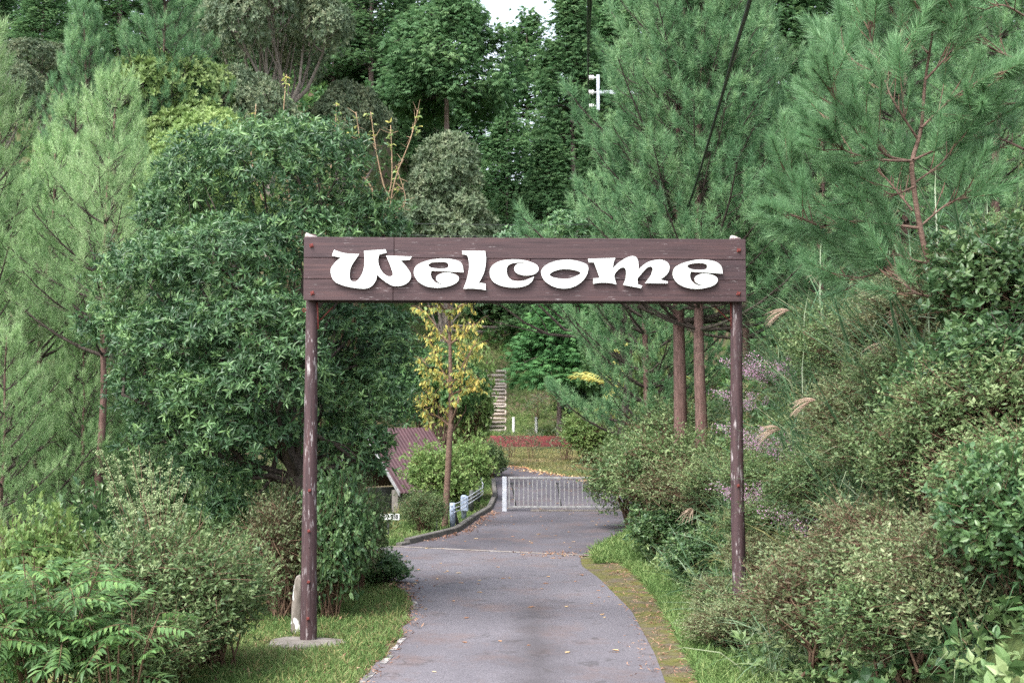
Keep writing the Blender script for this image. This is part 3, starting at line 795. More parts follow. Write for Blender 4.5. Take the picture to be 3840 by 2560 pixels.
# shed with the maroon roof
E0 = P(1493, 1834, 38.0)
th = math.radians(43)
ed = Vector((math.cos(th), math.sin(th), 0)); ud = Vector((-math.sin(th), math.cos(th), 0))
shed = thing('shed', 'small shed with steep maroon ribbed roof behind the shrubs', 'shed', (E0.x, E0.y, -.75))
def sl(a, b, z): return E0 + ed * a + ud * b + Vector((0, 0, z)) - shed.location
RL, RUN, RISE = 2.7, 1.8, 1.8
nr = 60; prof = []
for i in range(nr + 1):
    prof.append((RL * i / nr, .028 if i % 3 == 1 else 0.0))
for side in (0, 1):
    mb = MB(); v = []
    for a, hgt in prof:
        for t in (0, 1):
            bb = -.12 + t * (RUN + .12); zz = -.12 + t * (RISE + .12)
            if side: bb = 2 * RUN - bb
            v.append(tuple(sl(a, bb, zz + hgt)))
    n = len(prof)
    mb.add(v, np.array([[2 * i, 2 * i + 2, 2 * i + 3, 2 * i + 1] for i in range(n - 1)]))
    part('roof_sheet', mb.mesh('roof_sheet', M['roof']), shed)
    s_ = 1 if side == 0 else -1
    mb = MB(); o_ = 0 if side == 0 else 2 * RUN
    q = [sl(-.05, o_ - s_ * .12, -.2), sl(-.05, o_ + s_ * RUN, RISE - .08 - .0), sl(-.05, o_ + s_ * RUN, RISE + .03), sl(-.05, o_ - s_ * .12, -.09)]
    q2 = [p + ed * .04 for p in q]
    mb.add([tuple(p) for p in q + q2], np.array([[0, 1, 2, 3], [7, 6, 5, 4], [0, 4, 5, 1], [1, 5, 6, 2], [2, 6, 7, 3], [3, 7, 4, 0]]))
    part('fascia_board', mb.mesh('fascia_board', M['galv_gate']), shed)
def sbox(name, a0, a1, b0, b1, zl, zh, mat):
    mb = MB()
    v = [tuple(sl(a, b, 0) + Vector((0, 0, z - (E0.z - shed.location.z)))) for a in (a0, a1) for b in (b0, b1) for z in (zl, zh)]
    v = [(p[0], p[1], p[2]) for p in v]
    mb.add(v, np.array([[0, 1, 3, 2], [4, 6, 7, 5], [0, 4, 5, 1], [2, 3, 7, 6], [0, 2, 6, 4], [1, 5, 7, 3]]))
    return part(name, mb.mesh(name, mat), shed)
HW = E0.z + .72
sbox('pillar', .0, .30, .02, .30, 0, HW, M['concrete'])
sbox('pillar', RL - .3, RL, .02, .30, 0, HW, M['concrete'])
sbox('pillar', .0, .30, 2 * RUN - .3, 2 * RUN - .02, 0, HW, M['concrete'])
sbox('back_wall', .31, RL - .31, RUN, RUN + .12, 0, HW, M['dark_steel'])
sbox('low_wall', .31, RL - .31, .06, .2, 0, .55, M['concrete'])
sbox('beam', .301, RL - .301, .05, .2, HW - .16, HW - .02, M['soffit'])

# white notice board in the shrubs
nb = thing('notice_board', 'white low notice board with dark marks half hidden by shrubs', 'sign', P(1450, 1985, 29.0))
nb.location.z = h1(nb.location.x, 29.0)
def nl(u, v, Y=29.0): return P(u, v, Y) - nb.location
a, b = nl(1398, 1926), nl(1498, 1948)
part('sign_panel', box(MB(), (a.x, -.02, b.z), (b.x, .02, a.z), .004).mesh('sign_panel', M['white']), nb)
for u in (1408, 1454): 
    q = nl(u, 1946); part('leg', box(MB(), (q.x - .03, .021, -.02), (q.x + .03, .06, q.z), .003).mesh('leg', M['dark_steel']), nb)
for k, (u, w) in enumerate(((1470, 5), (1477, 4), (1483, 5), (1489, 4))):
    q, q2 = nl(u, 1928), nl(u + w, 1944)
    part('lettering', box(MB(), (q.x, -.024, q2.z), (q2.x, -.0205, q.z)).mesh('lettering', M['dark_steel']), nb)

# red retaining wall and white markers, log steps
zb = 1.25
mb = box(MB(), (X_at(1827, 61.9), 61.75, zb - .35), (X_at(2290, 61.9), 61.9, 1.86 + .02), .01)
setp(part('retaining_wall', mb.mesh('retaining_wall', M['redwall'])), 'low oxide red retaining wall below the grass terrace', 'wall')
for u, lb in ((1925, 'white marker post on the terrace nearer the log steps'), (2010, 'white marker post on the terrace farther from the log steps')):
    x = X_at(u, 65); z = P(u, 1594, 65).z
    t = thing('marker_post', lb, 'marker post', (x, 65, h1(x, 65)), group='white marker posts on the terrace')
    top = P(u, 1563, 65).z - h1(x, 65)
    part('post', box(MB(), (-.06, -.05, -.05), (.06, .05, top), .008).mesh('post', M['white']), t)
    part('side_plate', box(MB(), (.062, -.04, .02), (.09, .04, top - .02)).mesh('side_plate', M['dark_steel']), t)
st = thing('log_stairs', 'flight of pale log steps climbing the grassy hillside', 'stairs', (X_at(1850, 66), 66, h1(X_at(1850, 66), 66)))
sr = random.Random(5)
for i in range(17):
    Y = 66.2 + i * .62
    xa, xb = X_at(1806 - i * 0.8 + sr.uniform(-6, 6), Y), X_at(1893 + sr.uniform(-2, 3), Y)
    z = h1((xa + xb) / 2, Y) + .06
    mb = MB(); tube1(mb, [Vector((xa, Y, z)) - st.location, Vector((xb, Y, z + sr.uniform(-.03, .03))) - st.location], [.085, .08], 8)
    part('log_step', mb.mesh('log_step', M['log']), st)
for i in range(0, 17, 2):
    Y = 66.2 + i * .62; x = X_at(1896, Y); z = h1(x, Y)
    mb = MB(); tube1(mb, [Vector((x, Y, z - .1)) - st.location, Vector((x, Y, z + .28)) - st.location], [.05, .045], 6)
    part('stake', mb.mesh('stake', M['log']), st)
# brown pole with white plates
t = thing('brown_pole', 'brown painted pole with two white plates among the dark shrubs', 'pole', (X_at(2230, 72), 72, h1(X_at(2230, 72), 72)))
topz = P(2230, 1316, 72).z - t.location.z
mb = MB(); tube1(mb, [(0, 0, -.1), (0, 0, topz)], [.15, .145], 10); part('pole_shaft', mb.mesh('pole_shaft', M['brown_paint']), t)
mb = MB(); tube1(mb, [(0, 0, topz), (0, 0, topz + .05)], [.21, .21], 12); part('pole_cap', mb.mesh('pole_cap', M['galv']), t)
for v0, v1 in ((1384, 1406), (1435, 1456)):
    za, zb_ = P(2230, v1, 72).z - t.location.z, P(2230, v0, 72).z - t.location.z
    part('white_plate', box(MB(), (-.1, -.185, za), (.04, -.152, zb_)).mesh('white_plate', M['white']), t)
# log rail fence and the blue sheet high on the slope
lf = thing('log_fence', 'dark log rail fence on the slope behind the yellow tree', 'fence', (X_at(1620, 83), 83, h1(X_at(1620, 83), 83)))
for v in (1214, 1232):
    mb = MB(); tube1(mb, [P(1500, v, 83) - lf.location, P(1900, v + 16, 83) - lf.location], [.11, .10], 8); part('rail', mb.mesh('rail', M['bark_grey']), lf)
for u in (1560, 1660, 1760, 1880):
    a = P(u, 1206, 83); mb = MB(); z = h1(a.x, 83)
    tube1(mb, [Vector((a.x, 83.1, z - .1)) - lf.location, Vector((a.x, 83.1, a.z)) - lf.location], [.1, .1], 8); part('post', mb.mesh('post', M['bark_grey']), lf)
ts = thing('tarpaulin_shelter', 'dark blue tarpaulin shelter glimpsed under the beam', 'shelter', (X_at(1565, 86), 86, h1(X_at(1565, 86), 86)))
a, b = P(1518, 1150, 86) - ts.location, P(1618, 1176, 86) - ts.location
mb = MB(); mb.add([(a.x, -.6, b.z), (b.x, -.6, b.z), (b.x, .6, a.z + .1), (a.x, .6, a.z + .1), (a.x, 1.6, b.z), (b.x, 1.6, b.z)], np.array([[0, 1, 2, 3], [3, 2, 5, 4]]))
part('sheet', mb.mesh('sheet', M['tarp']), ts)
for x_ in (a.x + .05, b.x - .05):
    for y_ in (-.5, 1.5):
        part('pole', box(MB(), (x_ - .03, y_ - .03, -.2), (x_ + .03, y_ + .03, b.z - .02)).mesh('pole', M['bark_dark']), ts)
    
# utility pole with insulators, cables
UY = 32.0
ux = X_at(2548, UY)
up = thing('utility_pole', 'utility pole with white ceramic insulators half hidden in the pine', 'utility pole', (ux, UY, h1(ux, UY)))
def ul(u, v, Y=UY): return P(u, v, Y) - up.location
tz = ul(2548, 230).z
mb = MB(); tube1(mb, [(0, 0, -.2), (0, 0, tz)], [.15, .11], 14); part('pole_shaft', mb.mesh('pole_shaft', M['concrete']), up)
a, b = ul(2236, 285), ul(2248, 418); part('bracket', box(MB(), (a.x, -.12, b.z), (b.x, -.04, a.z), .006).mesh('bracket', M['galv']), up)
a, b = ul(2249, 343), ul(2548, 357); part('arm', box(MB(), (a.x + .001, -.12, b.z), (b.x, -.04, a.z), .006).mesh('arm', M['galv']), up)
for v in (295, 350, 401):
    q = ul(2236, v); mb = MB()
    pr_ = [(0, .02), (-.06, .025), (-.065, .055), (-.12, .065), (-.13, .04), (-.15, .06), (-.20, .055), (-.215, .02)]
    tube1(mb, [(q.x + p, -.08, q.z) for p, _ in pr_], [r for _, r in pr_], 12)
    part('insulator', mb.mesh('insulator', M['ceramic']), up)
for k, (v, u2) in enumerate(((300, 2205), (352, 2211), (402, 2218))):
    mb = MB(); tube1(mb, [P(2206, v, UY - .1), P(2205 + k, 200, 27), P(u2, 0, 21), P(u2 + 4, -260, 15), P(u2 + 10, -2500, 4)], [.018] * 5, 6, sub=6)
    setp(part('power_cable', mb.mesh('power_cable', M['cable'])), ['black cable rising from the topmost insulator', 'black cable rising from the middle insulator', 'black cable rising from the lowest insulator'][k], 'cable', 'cables above the road')
mb = MB(); tube1(mb, [P(2532, 905, 27), P(2600, 720, 22.5), P(2690, 420, 16.5), P(2762, 170, 12.4), P(2818, -20, 10), P(2900, -400, 7.5)], [.019] * 6, 8, sub=8)
setp(part('guy_cable', mb.mesh('guy_cable', M['cable'])), 'thick black cable sloping down past the pines behind the sign', 'cable')
for k, v in enumerate((840, 884)):
    mb = MB(); tube1(mb, [P(1480, v - 3, 30), P(1900, v + 3, 30), P(2400, v, 30)], [.0045] * 3, 5, sub=4)
    setp(part('wire', mb.mesh('wire', M['dark_steel'])), ['thin level wire crossing well above the sign board', 'thin level wire just clearing the sign board top'][k], 'wire', 'thin wires behind the sign')

# ------------------------------------------------------------------ plants: generators
def rosettes(mb, rng, pos, axis, n, tmpl, size, tilt, tint, mat=0, jit=.15, sizevar=.2, back=0.0):
    """n leaves around each axis"""
    N = len(pos)
    if N == 0: return
    axis = nrm(axis)
    ref = nrm(rng.standard_normal((N, 3)))
    B = nrm(np.cross(axis, ref)); C = np.cross(axis, B)
    phi = (np.arange(n)[None] / n * 2 * math.pi + rng.uniform(0, 6.28, (N, 1)) + rng.normal(0, jit, (N, n)))
    th = np.radians(rng.uniform(tilt[0], tilt[1], (N, n)))
    X = np.cos(th)[..., None] * axis[:, None] + np.sin(th)[..., None] * (np.cos(phi)[..., None] * B[:, None] + np.sin(phi)[..., None] * C[:, None])
    X = nrm(X + rng.normal(0, jit * .5, X.shape))
    up = np.repeat(axis[:, None], n, 1) + rng.normal(0, jit, X.shape)
    X = X.reshape(-1, 3); up = up.reshape(-1, 3)
    X, Y, Z = frames(X, up)
    ps = np.repeat(pos, n, 0) - np.repeat(axis, n, 0) * (rng.uniform(0, back, N * n)[:, None] if back else 0)
    sz = np.repeat(np.broadcast_to(size, (N,)), n) * rng.uniform(1 - sizevar, 1 + sizevar, N * n)
    tt = np.clip(np.repeat(np.broadcast_to(tint, (N,)), n) + rng.normal(0, .12, N * n), 0, 1)
    scat(mb, tmpl, ps, X, Y, Z, sz, tt, mat)

def lobe_pts(rng, lobes, n, inner=.72, up=.25, bury=.8):
    L = np.array(lobes, float); c, r = L[:, :3], L[:, 3:6]
    w = (r[:, 0] * r[:, 1] + r[:, 0] * r[:, 2] + r[:, 1] * r[:, 2]); w /= w.sum()
    out_p, out_n = [], []
    need = n
    while need > 0:
        m = int(need * 2.2) + 50
        k = rng.choice(len(L), m, p=w)
        d = nrm(rng.standard_normal((m, 3)))
        keep = rng.random(m) < np.clip(.55 + up + d[:, 2] * .9, .12, 1)
        d, k = d[keep], k[keep]
        rad = inner + (1.04 - inner) * rng.random(len(k)) ** .6
        p = c[k] + d * r[k] * rad[:, None]
        q = ((p[:, None] - c[None]) / r[None])
        ins = (np.linalg.norm(q, axis=2) < bury)
        ins[np.arange(len(k)), k] = False
        ok = ~ins.any(1)
        out_p.append(p[ok][:need]); out_n.append(nrm(d[ok] / r[k][ok])[:need]); need -= len(out_p[-1])
    return np.concatenate(out_p), np.concatenate(out_n)

def limb(mb, a, b, r0, r1, rng, sag=.12, K=6, sides=6):
    a, b = np.array(a, float), np.array(b, float)
    t = np.linspace(0, 1, K)[:, None]
    L = np.linalg.norm(b - a)
    p = a * (1 - t) + b * t + np.sin(t * math.pi) * np.array([rng.normal(0, sag), rng.normal(0, sag), rng.normal(0.3 * sag, sag)]) * L
    p[1:-1] += rng.normal(0, .02 * L, (K - 2, 3))
    tubes(mb, p[None], (r0 + (r1 - r0) * t[:, 0])[None], sides)
    return p

def broadleaf(seed, lobes, base, fork, n, nl, tmpl, size, tilt, leaf, bk, r0=.15, tintz=.5, axis_up=.5, inner=.7, sub=3, up=.25, bury=.8, back=0, name='crown'):
    rng = np.random.default_rng(seed)
    mb = MB()
    b, f = np.array(base, float), np.array(fork, float)
    p = limb(mb, b, f, r0, r0 * .72, rng, .04, 7, 10)
    for l in lobes:
        c = np.array(l[:3]); r = np.array(l[3:6])
        s = p[rng.integers(4, 7)]
        q = limb(mb, s, c - r * np.array([0, 0, .2]), r0 * .45, r0 * .16, rng, .08)
        for _ in range(sub):
            d = nrm(rng.standard_normal(3)); d[2] = abs(d[2]) * .6
            limb(mb, q[rng.integers(2, 6)], c + d * r * .8, r0 * .15, r0 * .05, rng, .1, 5, 4)
    tr = mb.mesh('trunk', bk)
    cm = MB()
    pos, nr_ = lobe_pts(rng, lobes, n, inner, up, bury)
    ax = nrm(nr_ + np.array([0, 0, axis_up]) + rng.normal(0, .25, pos.shape))
    # tint drifts gently over the crown from bough to bough
    t = np.clip(tintz + .22 * np.sin(pos[:, 0] * 1.9 + seed) * np.cos(pos[:, 1] * 1.7 + pos[:, 2] * 1.3) + rng.normal(0, .14, n), 0, 1)
    rosettes(cm, rng, pos, ax, nl, tmpl, size, tilt, t, back=back)
    return [('trunk', tr), (name, cm.mesh(name, leaf))]

def rand_lobes(seed, n, cx, cz, rx, rz, lr):
    rng = np.random.default_rng(seed); out = []
    for i in range(n):
        a = i * 2.4 + rng.uniform(-.4, .4); t = (i + .5) / n
        rad = rx * math.sqrt(t) * .8; z = cz + rz * (1 - t * 1.1) * .8 + rng.uniform(-.15, .15) * rz
        s = lr * rng.uniform(.8, 1.25)
        out.append((cx + math.cos(a) * rad, math.sin(a) * rad, z, s, s, s * .75))
    return out

def shoot_needles(mb, rng, pos, d, ln, nn, nl, nw, tint, mat=0, a0=62, a1=24, s0=.05):
    N = len(pos); d = nrm(d)
    ref = nrm(rng.standard_normal((N, 3))); B = nrm(np.cross(d, ref)); C = np.cross(d, B)
    s = rng.uniform(s0, 1, (N, nn)); phi = rng.uniform(0, 6.283, (N, nn))
    a = np.radians(a0 + (a1 - a0) * s + rng.normal(0, 8, (N, nn)))
    X = np.cos(a)[..., None] * d[:, None] + np.sin(a)[..., None] * (np.cos(phi)[..., None] * B[:, None] + np.sin(phi)[..., None] * C[:, None])
    X[..., 2] -= .08
    X = nrm(X).reshape(-1, 3)
    p = (pos[:, None] + d[:, None] * (s * np.broadcast_to(ln, (N,))[:, None])[..., None]).reshape(-1, 3)
    X, Y, Z = frames(X, rng.standard_normal(X.shape))
    tt = np.clip(np.repeat(tint, nn) + rng.normal(0, .13, N * nn), 0, 1)
    scat(mb, needle_t(nw / nl), p, X, Y, Z, nl * rng.uniform(.75, 1.15, N * nn), tt, mat)

def pine_skel(rng, Ht, cb, R, tiers, per, up=.3, lean=(0, 0), shape=1.2):
    tp = []
    for k in range(9):
        t = k / 8
        tp.append((lean[0] * t * t + .05 * Ht * .1 * math.sin(k * 1.3 + Ht), lean[1] * t * t + .04 * math.sin(k * 2.1), Ht * t))
    tp = np.array(tp); zt = tp[:, 2]
    BR, BRR, SB, SBR, S = [], [], [], [], []
    for i in range(tiers):
        f = (i + rng.uniform(-.2, .2)) / tiers
        f = min(max(f, 0), .97)
        z = cb + (Ht - cb) * f
        c = np.array([np.interp(z, zt, tp[:, 0]), np.interp(z, zt, tp[:, 1]), z])
        a0 = rng.uniform(0, 6.28)
        for j in range(per):
            az = a0 + j * 6.283 / per + rng.normal(0, .25)
            L = R * (1 - f ** shape) * rng.uniform(.6, 1.12) + .3
            el = rng.uniform(-.05, .3) + .55 * f
            d = np.array([math.cos(az) * math.cos(el), math.sin(az) * math.cos(el), math.sin(el)])
            side = np.array([-math.sin(az), math.cos(az), 0])
            sd = np.linspace(0, 1, 6)[:, None]
            p = c + d * L * sd + np.array([0, 0, 1]) * L * up * sd ** 2.2 + side * rng.normal(0, .08) * L * sd ** 2
            BR.append(p); BRR.append((.012 + .011 * L) * (1 - sd[:, 0] * .75))
            ns = int(3 + L * 4.0)
            for k in range(ns):
                s = .12 + .88 * (k + .5) / ns
                q = np.array([np.interp(s, sd[:, 0], p[:, m]) for m in range(3)])
                sg = 1 if k % 2 else -1
                l2 = (.22 + .34 * L * (1 - s)) * rng.uniform(.7, 1.2)
                d2 = nrm(d * .75 + side * sg * rng.uniform(.5, 1.0) + np.array([0, 0, rng.uniform(.05, .55)]))
                e = q + d2 * l2 * .6; e2 = q + d2 * l2 + np.array([0, 0, .16 * l2])
                SB.append(np.array([q, e, e2])); SBR.append(np.array([.010, .007, .004]))
                tip = nrm(e2 - e)
                S.append((e2, nrm(tip * .8 + np.array([0, 0, .8]) + rng.normal(0, .15, 3)), .26))
                for sg2 in (-1, 1):
                    dd = nrm(tip * .7 + np.cross(tip, [0, 0, 1]) * sg2 * rng.uniform(.5, .9) + np.array([0, 0, .7]) + rng.normal(0, .15, 3))
                    S.append((e + (e2 - e) * rng.uniform(.5, .95), dd, .19))
            S.append((p[-1], nrm(p[-1] - p[-2] + np.array([0, 0, .5])), .32))
    S.append((tp[-1], np.array([0, 0, 1.]), .45))
    return tp, BR, BRR, SB, SBR, S

def pine(seed, Ht, cb, R, tiers, per, nn, nl, nw, leaf, lean=(0, 0), r0=.12, shape=1.2, up=.3):
    rng = np.random.default_rng(seed)
    tp, BR, BRR, SB, SBR, S = pine_skel(rng, Ht, cb, R, tiers, per, up, lean, shape)
    mb = MB(); pts, rr = spline(tp, np.linspace(r0, .02, len(tp)), 3); tubes(mb, pts[None], rr[None], 9)
    m2 = MB(); tubes(m2, BR, BRR, 5); tubes(m2, SB, SBR, 3)
    m3 = MB()
    pos = np.array([s[0] for s in S]); d = np.array([s[1] for s in S]); ln = np.array([s[2] for s in S])
    t = np.clip(.5 + .2 * np.sin(pos[:, 0] * 2 + pos[:, 2]) + rng.normal(0, .26, len(S)), 0, 1)
    shoot_needles(m3, rng, pos - d * .06, d, ln * 1.1, nn, nl, nw, t, a0=78, a1=22)
    return [('trunk', mb.mesh('trunk', M['bark_red'])), ('branches', m2.mesh('branches', M['bark_dark'])), ('crown', m3.mesh('crown', leaf))]

def hinoki(seed, Ht, cb, R, leaf, n=420, per=26, r0=.2, shape=1.3):
    """dense dark conifer: drooping flat sprays gathered in layered clumps"""
    rng = np.random.default_rng(seed)
    mb = MB(); tp = np.array([(0, 0, 0), (.05, .03, Ht * .35), (-.05, .02, Ht * .7), (0, 0, Ht)]); pts, rr = spline(tp, np.array([r0, r0 * .8, r0 * .45, .02]), 4)
    tubes(mb, pts[None], rr[None], 10)
    f = rng.random(n) ** 1.15
    z = cb + (Ht - cb) * f
    az = rng.uniform(0, 6.283, n)
    prof = R * (1 - f ** shape) ** .75 * (1 + .16 * np.sin(az * 3 + f * 9 + seed)) + .15
    rad = prof * rng.uniform(.55, 1.05, n)
    cpos = np.stack([np.cos(az) * rad, np.sin(az) * rad, z - .12 * rad], 1)
    # limbs
    K = 5; s = np.linspace(0, 1, K)[None, :, None]
    root = np.stack([np.zeros(n), np.zeros(n), np.clip(z - .1 * rad + .25, cb * .9, Ht)], 1)
    br = root[:, None] * (1 - s) + cpos[:, None] * s + np.array([0, 0, 1.]) * (np.sin(s * math.pi) * .12 * rad[:, None, None])
    pick = rng.random(n) < .45
    m2 = MB(); tubes(m2, br[pick], np.broadcast_to(np.linspace(.05, .012, K), (pick.sum(), K)), 4)
    out = np.stack([np.cos(az), np.sin(az), np.zeros(n)], 1)
    # sprays of a clump
    cs = rng.uniform(.38, .62, n) * (R / 3.0) ** .5
    off = rng.normal(0, 1, (n, per, 3)) * np.array([.62, .62, .42]) * cs[:, None, None]
    pos = (cpos[:, None] + off)
    d = nrm(out[:, None] * .8 + off * .9 / cs[:, None, None] * .6 + np.array([0, 0, -.12]) + rng.normal(0, .3, off.shape))
    pos = pos.reshape(-1, 3); d = d.reshape(-1, 3)
    up = nrm(np.array([0, 0, 1.]) + rng.normal(0, .35, d.shape))
    tc = np.clip(.45 + rng.normal(0, .16, n), 0, 1)
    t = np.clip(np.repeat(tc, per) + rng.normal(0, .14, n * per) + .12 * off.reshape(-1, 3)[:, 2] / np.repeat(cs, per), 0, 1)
    # fan of five drooping fingers
    V, F = [], []
    for k, a in enumerate((-.95, -.5, 0, .5, .95)):
        l = 1 - .35 * abs(a); ca, sa = math.cos(a * .8), math.sin(a * .8)
        b = len(V)
        V += [(0, 0, 0), (.5 * l * ca - .1 * sa, .5 * l * sa + .1 * ca, .05), (.5 * l * ca + .1 * sa, .5 * l * sa - .1 * ca, .05), (l * ca, l * sa, -.18)]
        F += [(b, b + 2, b + 1), (b + 1, b + 2, b + 3)]
    m3 = MB(); X, Y, Z = frames(d, up)
    scat(m3, (np.array(V), np.array(F)), pos, X, Y, Z, rng.uniform(.26, .46, len(pos)) * (R / 3.0) ** .4, t)
    return [('trunk', mb.mesh('trunk', M['bark_hinoki'])), ('branches', m2.mesh('branches', M['bark_dark'])), ('crown', m3.mesh('crown', leaf))]

def shrub(seed, w, h, nst, n, nl, tmpl, size, leaf, tw, tilt=(25, 75), tint=.5, open_=.0, twl=.16, leg=.1, axis_up=.6):
    """multi stemmed shrub, w wide and h high, leaves gathered at twig ends"""
    rng = np.random.default_rng(seed)
    lobes = []
    for i in range(7):
        a = i * 2.4 + rng.uniform(-.5, .5); rr_ = (.0 if i == 0 else .52) * w / 2
        hh = h * (rng.uniform(.62, .74) if i == 0 else rng.uniform(.36, .66))
        lobes.append((math.cos(a) * rr_, math.sin(a) * rr_, hh, w * .27, w * .27, min(h * .34, hh * .8)))
    pos, nr_ = lobe_pts(rng, lobes, n, .5 if open_ else .62, .25, .72)
    pos[:, 2] = np.maximum(pos[:, 2], leg * h * rng.uniform(.2, 1.5, n))
    stray = rng.random(n) < .2                              # shoots that stand clear of the outline
    pos[stray] += (nr_[stray] * rng.uniform(.03, .2, (stray.sum(), 1)) + np.array([0, 0, .09]) * rng.random((stray.sum(), 1))) * h
    ms = MB()
    K = 5; s = np.linspace(0, 1, K)[None, :, None]
    li = rng.integers(0, 7, nst); tgt = np.array(lobes)[li, :3] + rng.normal(0, .3, (nst, 3)) * np.array(lobes)[li, 3:6] + np.array([0, 0, .06 * h])
    b0 = np.stack([rng.normal(0, .07 * w, nst), rng.normal(0, .07 * w, nst), np.full(nst, -.06)], 1)
    st_ = b0[:, None] * (1 - s) + tgt[:, None] * s + np.stack([rng.normal(0, .06, nst), rng.normal(0, .06, nst), np.full(nst, .05)], 1)[:, None] * np.sin(s * math.pi) * h
    tubes(ms, st_, np.broadcast_to(np.linspace(.016, .006, K) * (w / 1.5) ** .5, (nst, K)), 4)
    # twigs from the nearest stem end towards the leaves
    pick = rng.random(n) < (.5 if n < 3000 else .3)
    pp = pos[pick]; j = rng.integers(0, nst, (len(pp), 4))
    cand = st_[j, rng.integers(2, 5, (len(pp), 4))]; best = np.argmin(np.linalg.norm(cand - pp[:, None], axis=2), 1)
    a = cand[np.arange(len(pp)), best]
    dd = pp - a; L = np.linalg.norm(dd, axis=1, keepdims=True)
    a = pp - dd / np.maximum(L, 1e-6) * np.minimum(L, twl * 3)
    mid = (a + pp) / 2 + rng.normal(0, .02, pp.shape)
    tubes(ms, np.stack([a, mid, pp], 1), np.broadcast_to(np.array([.0045, .0035, .002]), (len(pp), 3)), 3)
    ax = nrm(nr_ + np.array([0, 0, axis_up]) + rng.normal(0, .45, pos.shape))
    t = np.clip(tint + .2 * np.sin(pos[:, 0] * 5 + seed) * np.cos(pos[:, 2] * 4 + pos[:, 1] * 5) + rng.normal(0, .2, n), 0, 1)
    ml = MB(); rosettes(ml, rng, pos, ax, nl, tmpl, size, tilt, t, jit=.5, sizevar=.35, back=twl)
    return [('stems', ms.mesh('stems', tw)), ('foliage', ml.mesh('foliage', leaf))]

L7, L4 = leaf_t, leaf4_t
# ------------------------------------------------------------------ prototypes
p_left = [pine(11, 9.0, .9, 2.3, 16, 5, 44, .14, .0105, M['pine_left'], (.3, 0), .11),
          pine(12, 9.0, .7, 2.6, 16, 5, 44, .14, .0105, M['pine_left'], (-.4, .2), .12, 1.5)]
p_mid = [pine(13, 11.0, 2.0, 2.9, 19, 6, 44, .17, .012, M['pine_mid'], (.5, 0), .15, 1.6),
         pine(14, 11.0, 1.2, 3.0, 19, 6, 44, .17, .012, M['pine_mid'], (-.4, .3), .15, 1.3)]
p_tall = pine(15, 12.0, 3.7, 3.0, 19, 6, 44, .17, .012, M['pine_mid'], (.3, 0), .17)
p_hin = [hinoki(21, 19, 3.0, 3.4, M['hinoki'], 440), hinoki(22, 19, 1.5, 3.8, M['hinoki'], 480, 26, .2, 1.8), hinoki(23, 17, 1.0, 3.2, M['hinoki'], 420, 26, .18, 1.1)]
p_bare = hinoki(24, 19, 13.6, 3.8, M['hinoki'], 300, 34, .3, 2.6)
p_oak = broadleaf(31, rand_lobes(31, 13, 0, 8.2, 4.2, 2.6, 1.55), (0, 0, -.2), (.3, 0, 5.0), 4800, 7, L4(.36), .21, (30, 80), M['oak'], M['bark_grey'], .26, .5, .4, .66, 4)
p_round = broadleaf(32, rand_lobes(32, 14, 0, 6.6, 3.7, 3.0, 1.5), (0, 0, -.2), (.1, 0, 3.5), 3600, 7, L4(.42), .24, (30, 80), M['bright'], M['bark_grey'], .16, .55, .5, .66, 2)
p_olive = broadleaf(33, rand_lobes(33, 16, 0, 6.8, 2.1, 4.6, 1.25), (0, 0, -.2), (.05, 0, 3.0), 3800, 6, L4(.34), .24, (25, 80), M['olive'], M['bark_grey'], .10, .5, .3, .55, 3, .35)
p_maple = broadleaf(34, rand_lobes(34, 12, 0, 3.0, 1.9, 1.7, .85), (0, 0, -.2), (0, 0, 1.5), 2400, 6, L4(.45), .15, (40, 88), M['maple'], M['bark_brown'], .10, .5, .7, .55, 2, .3)
s_azalea = [shrub(41, 1.6, 1.5, 44, 3000, 6, L4(.42), .052, M['hazel'], M['twig']), shrub(42, 1.6, 1.5, 46, 2900, 6, L4(.42), .052, M['hazel'], M['twig'], tint=.6)]
s_brown = [shrub(43, 1.6, 1.4, 70, 2300, 6, L4(.42), .048, M['shrub_red'], M['twig'], open_=1, twl=.2), shrub(44, 1.6, 1.4, 64, 2400, 6, L4(.42), .048, M['shrub_red'], M['twig'], tint=.62, open_=1, twl=.2)]
s_green = [shrub(45, 1.6, 1.5, 34, 1700, 6, L7(.5, .2), .085, M['shrub_green'], M['twig']), shrub(46, 1.6, 1.5, 34, 1500, 6, L7(.4, .2), .10, M['shrub_green'], M['bark_dark'], tint=.4)]
s_far = [shrub(47, 2.0, 1.7, 26, 1500, 7, L4(.5), .11, M['hazel'], M['twig']), shrub(48, 2.0, 1.7, 26, 1500, 7, L4(.5), .12, M['shrub_green'], M['bark_dark'])]
s_bright = shrub(49, 1.6, 1.6, 26, 1500, 7, L4(.5), .085, M['bright'], M['twig'], tint=.35)
s_sap = shrub(50, 1.0, 1.8, 9, 150, 6, L4(.45), .07, M['olive'], M['twig'], open_=1, leg=.35)

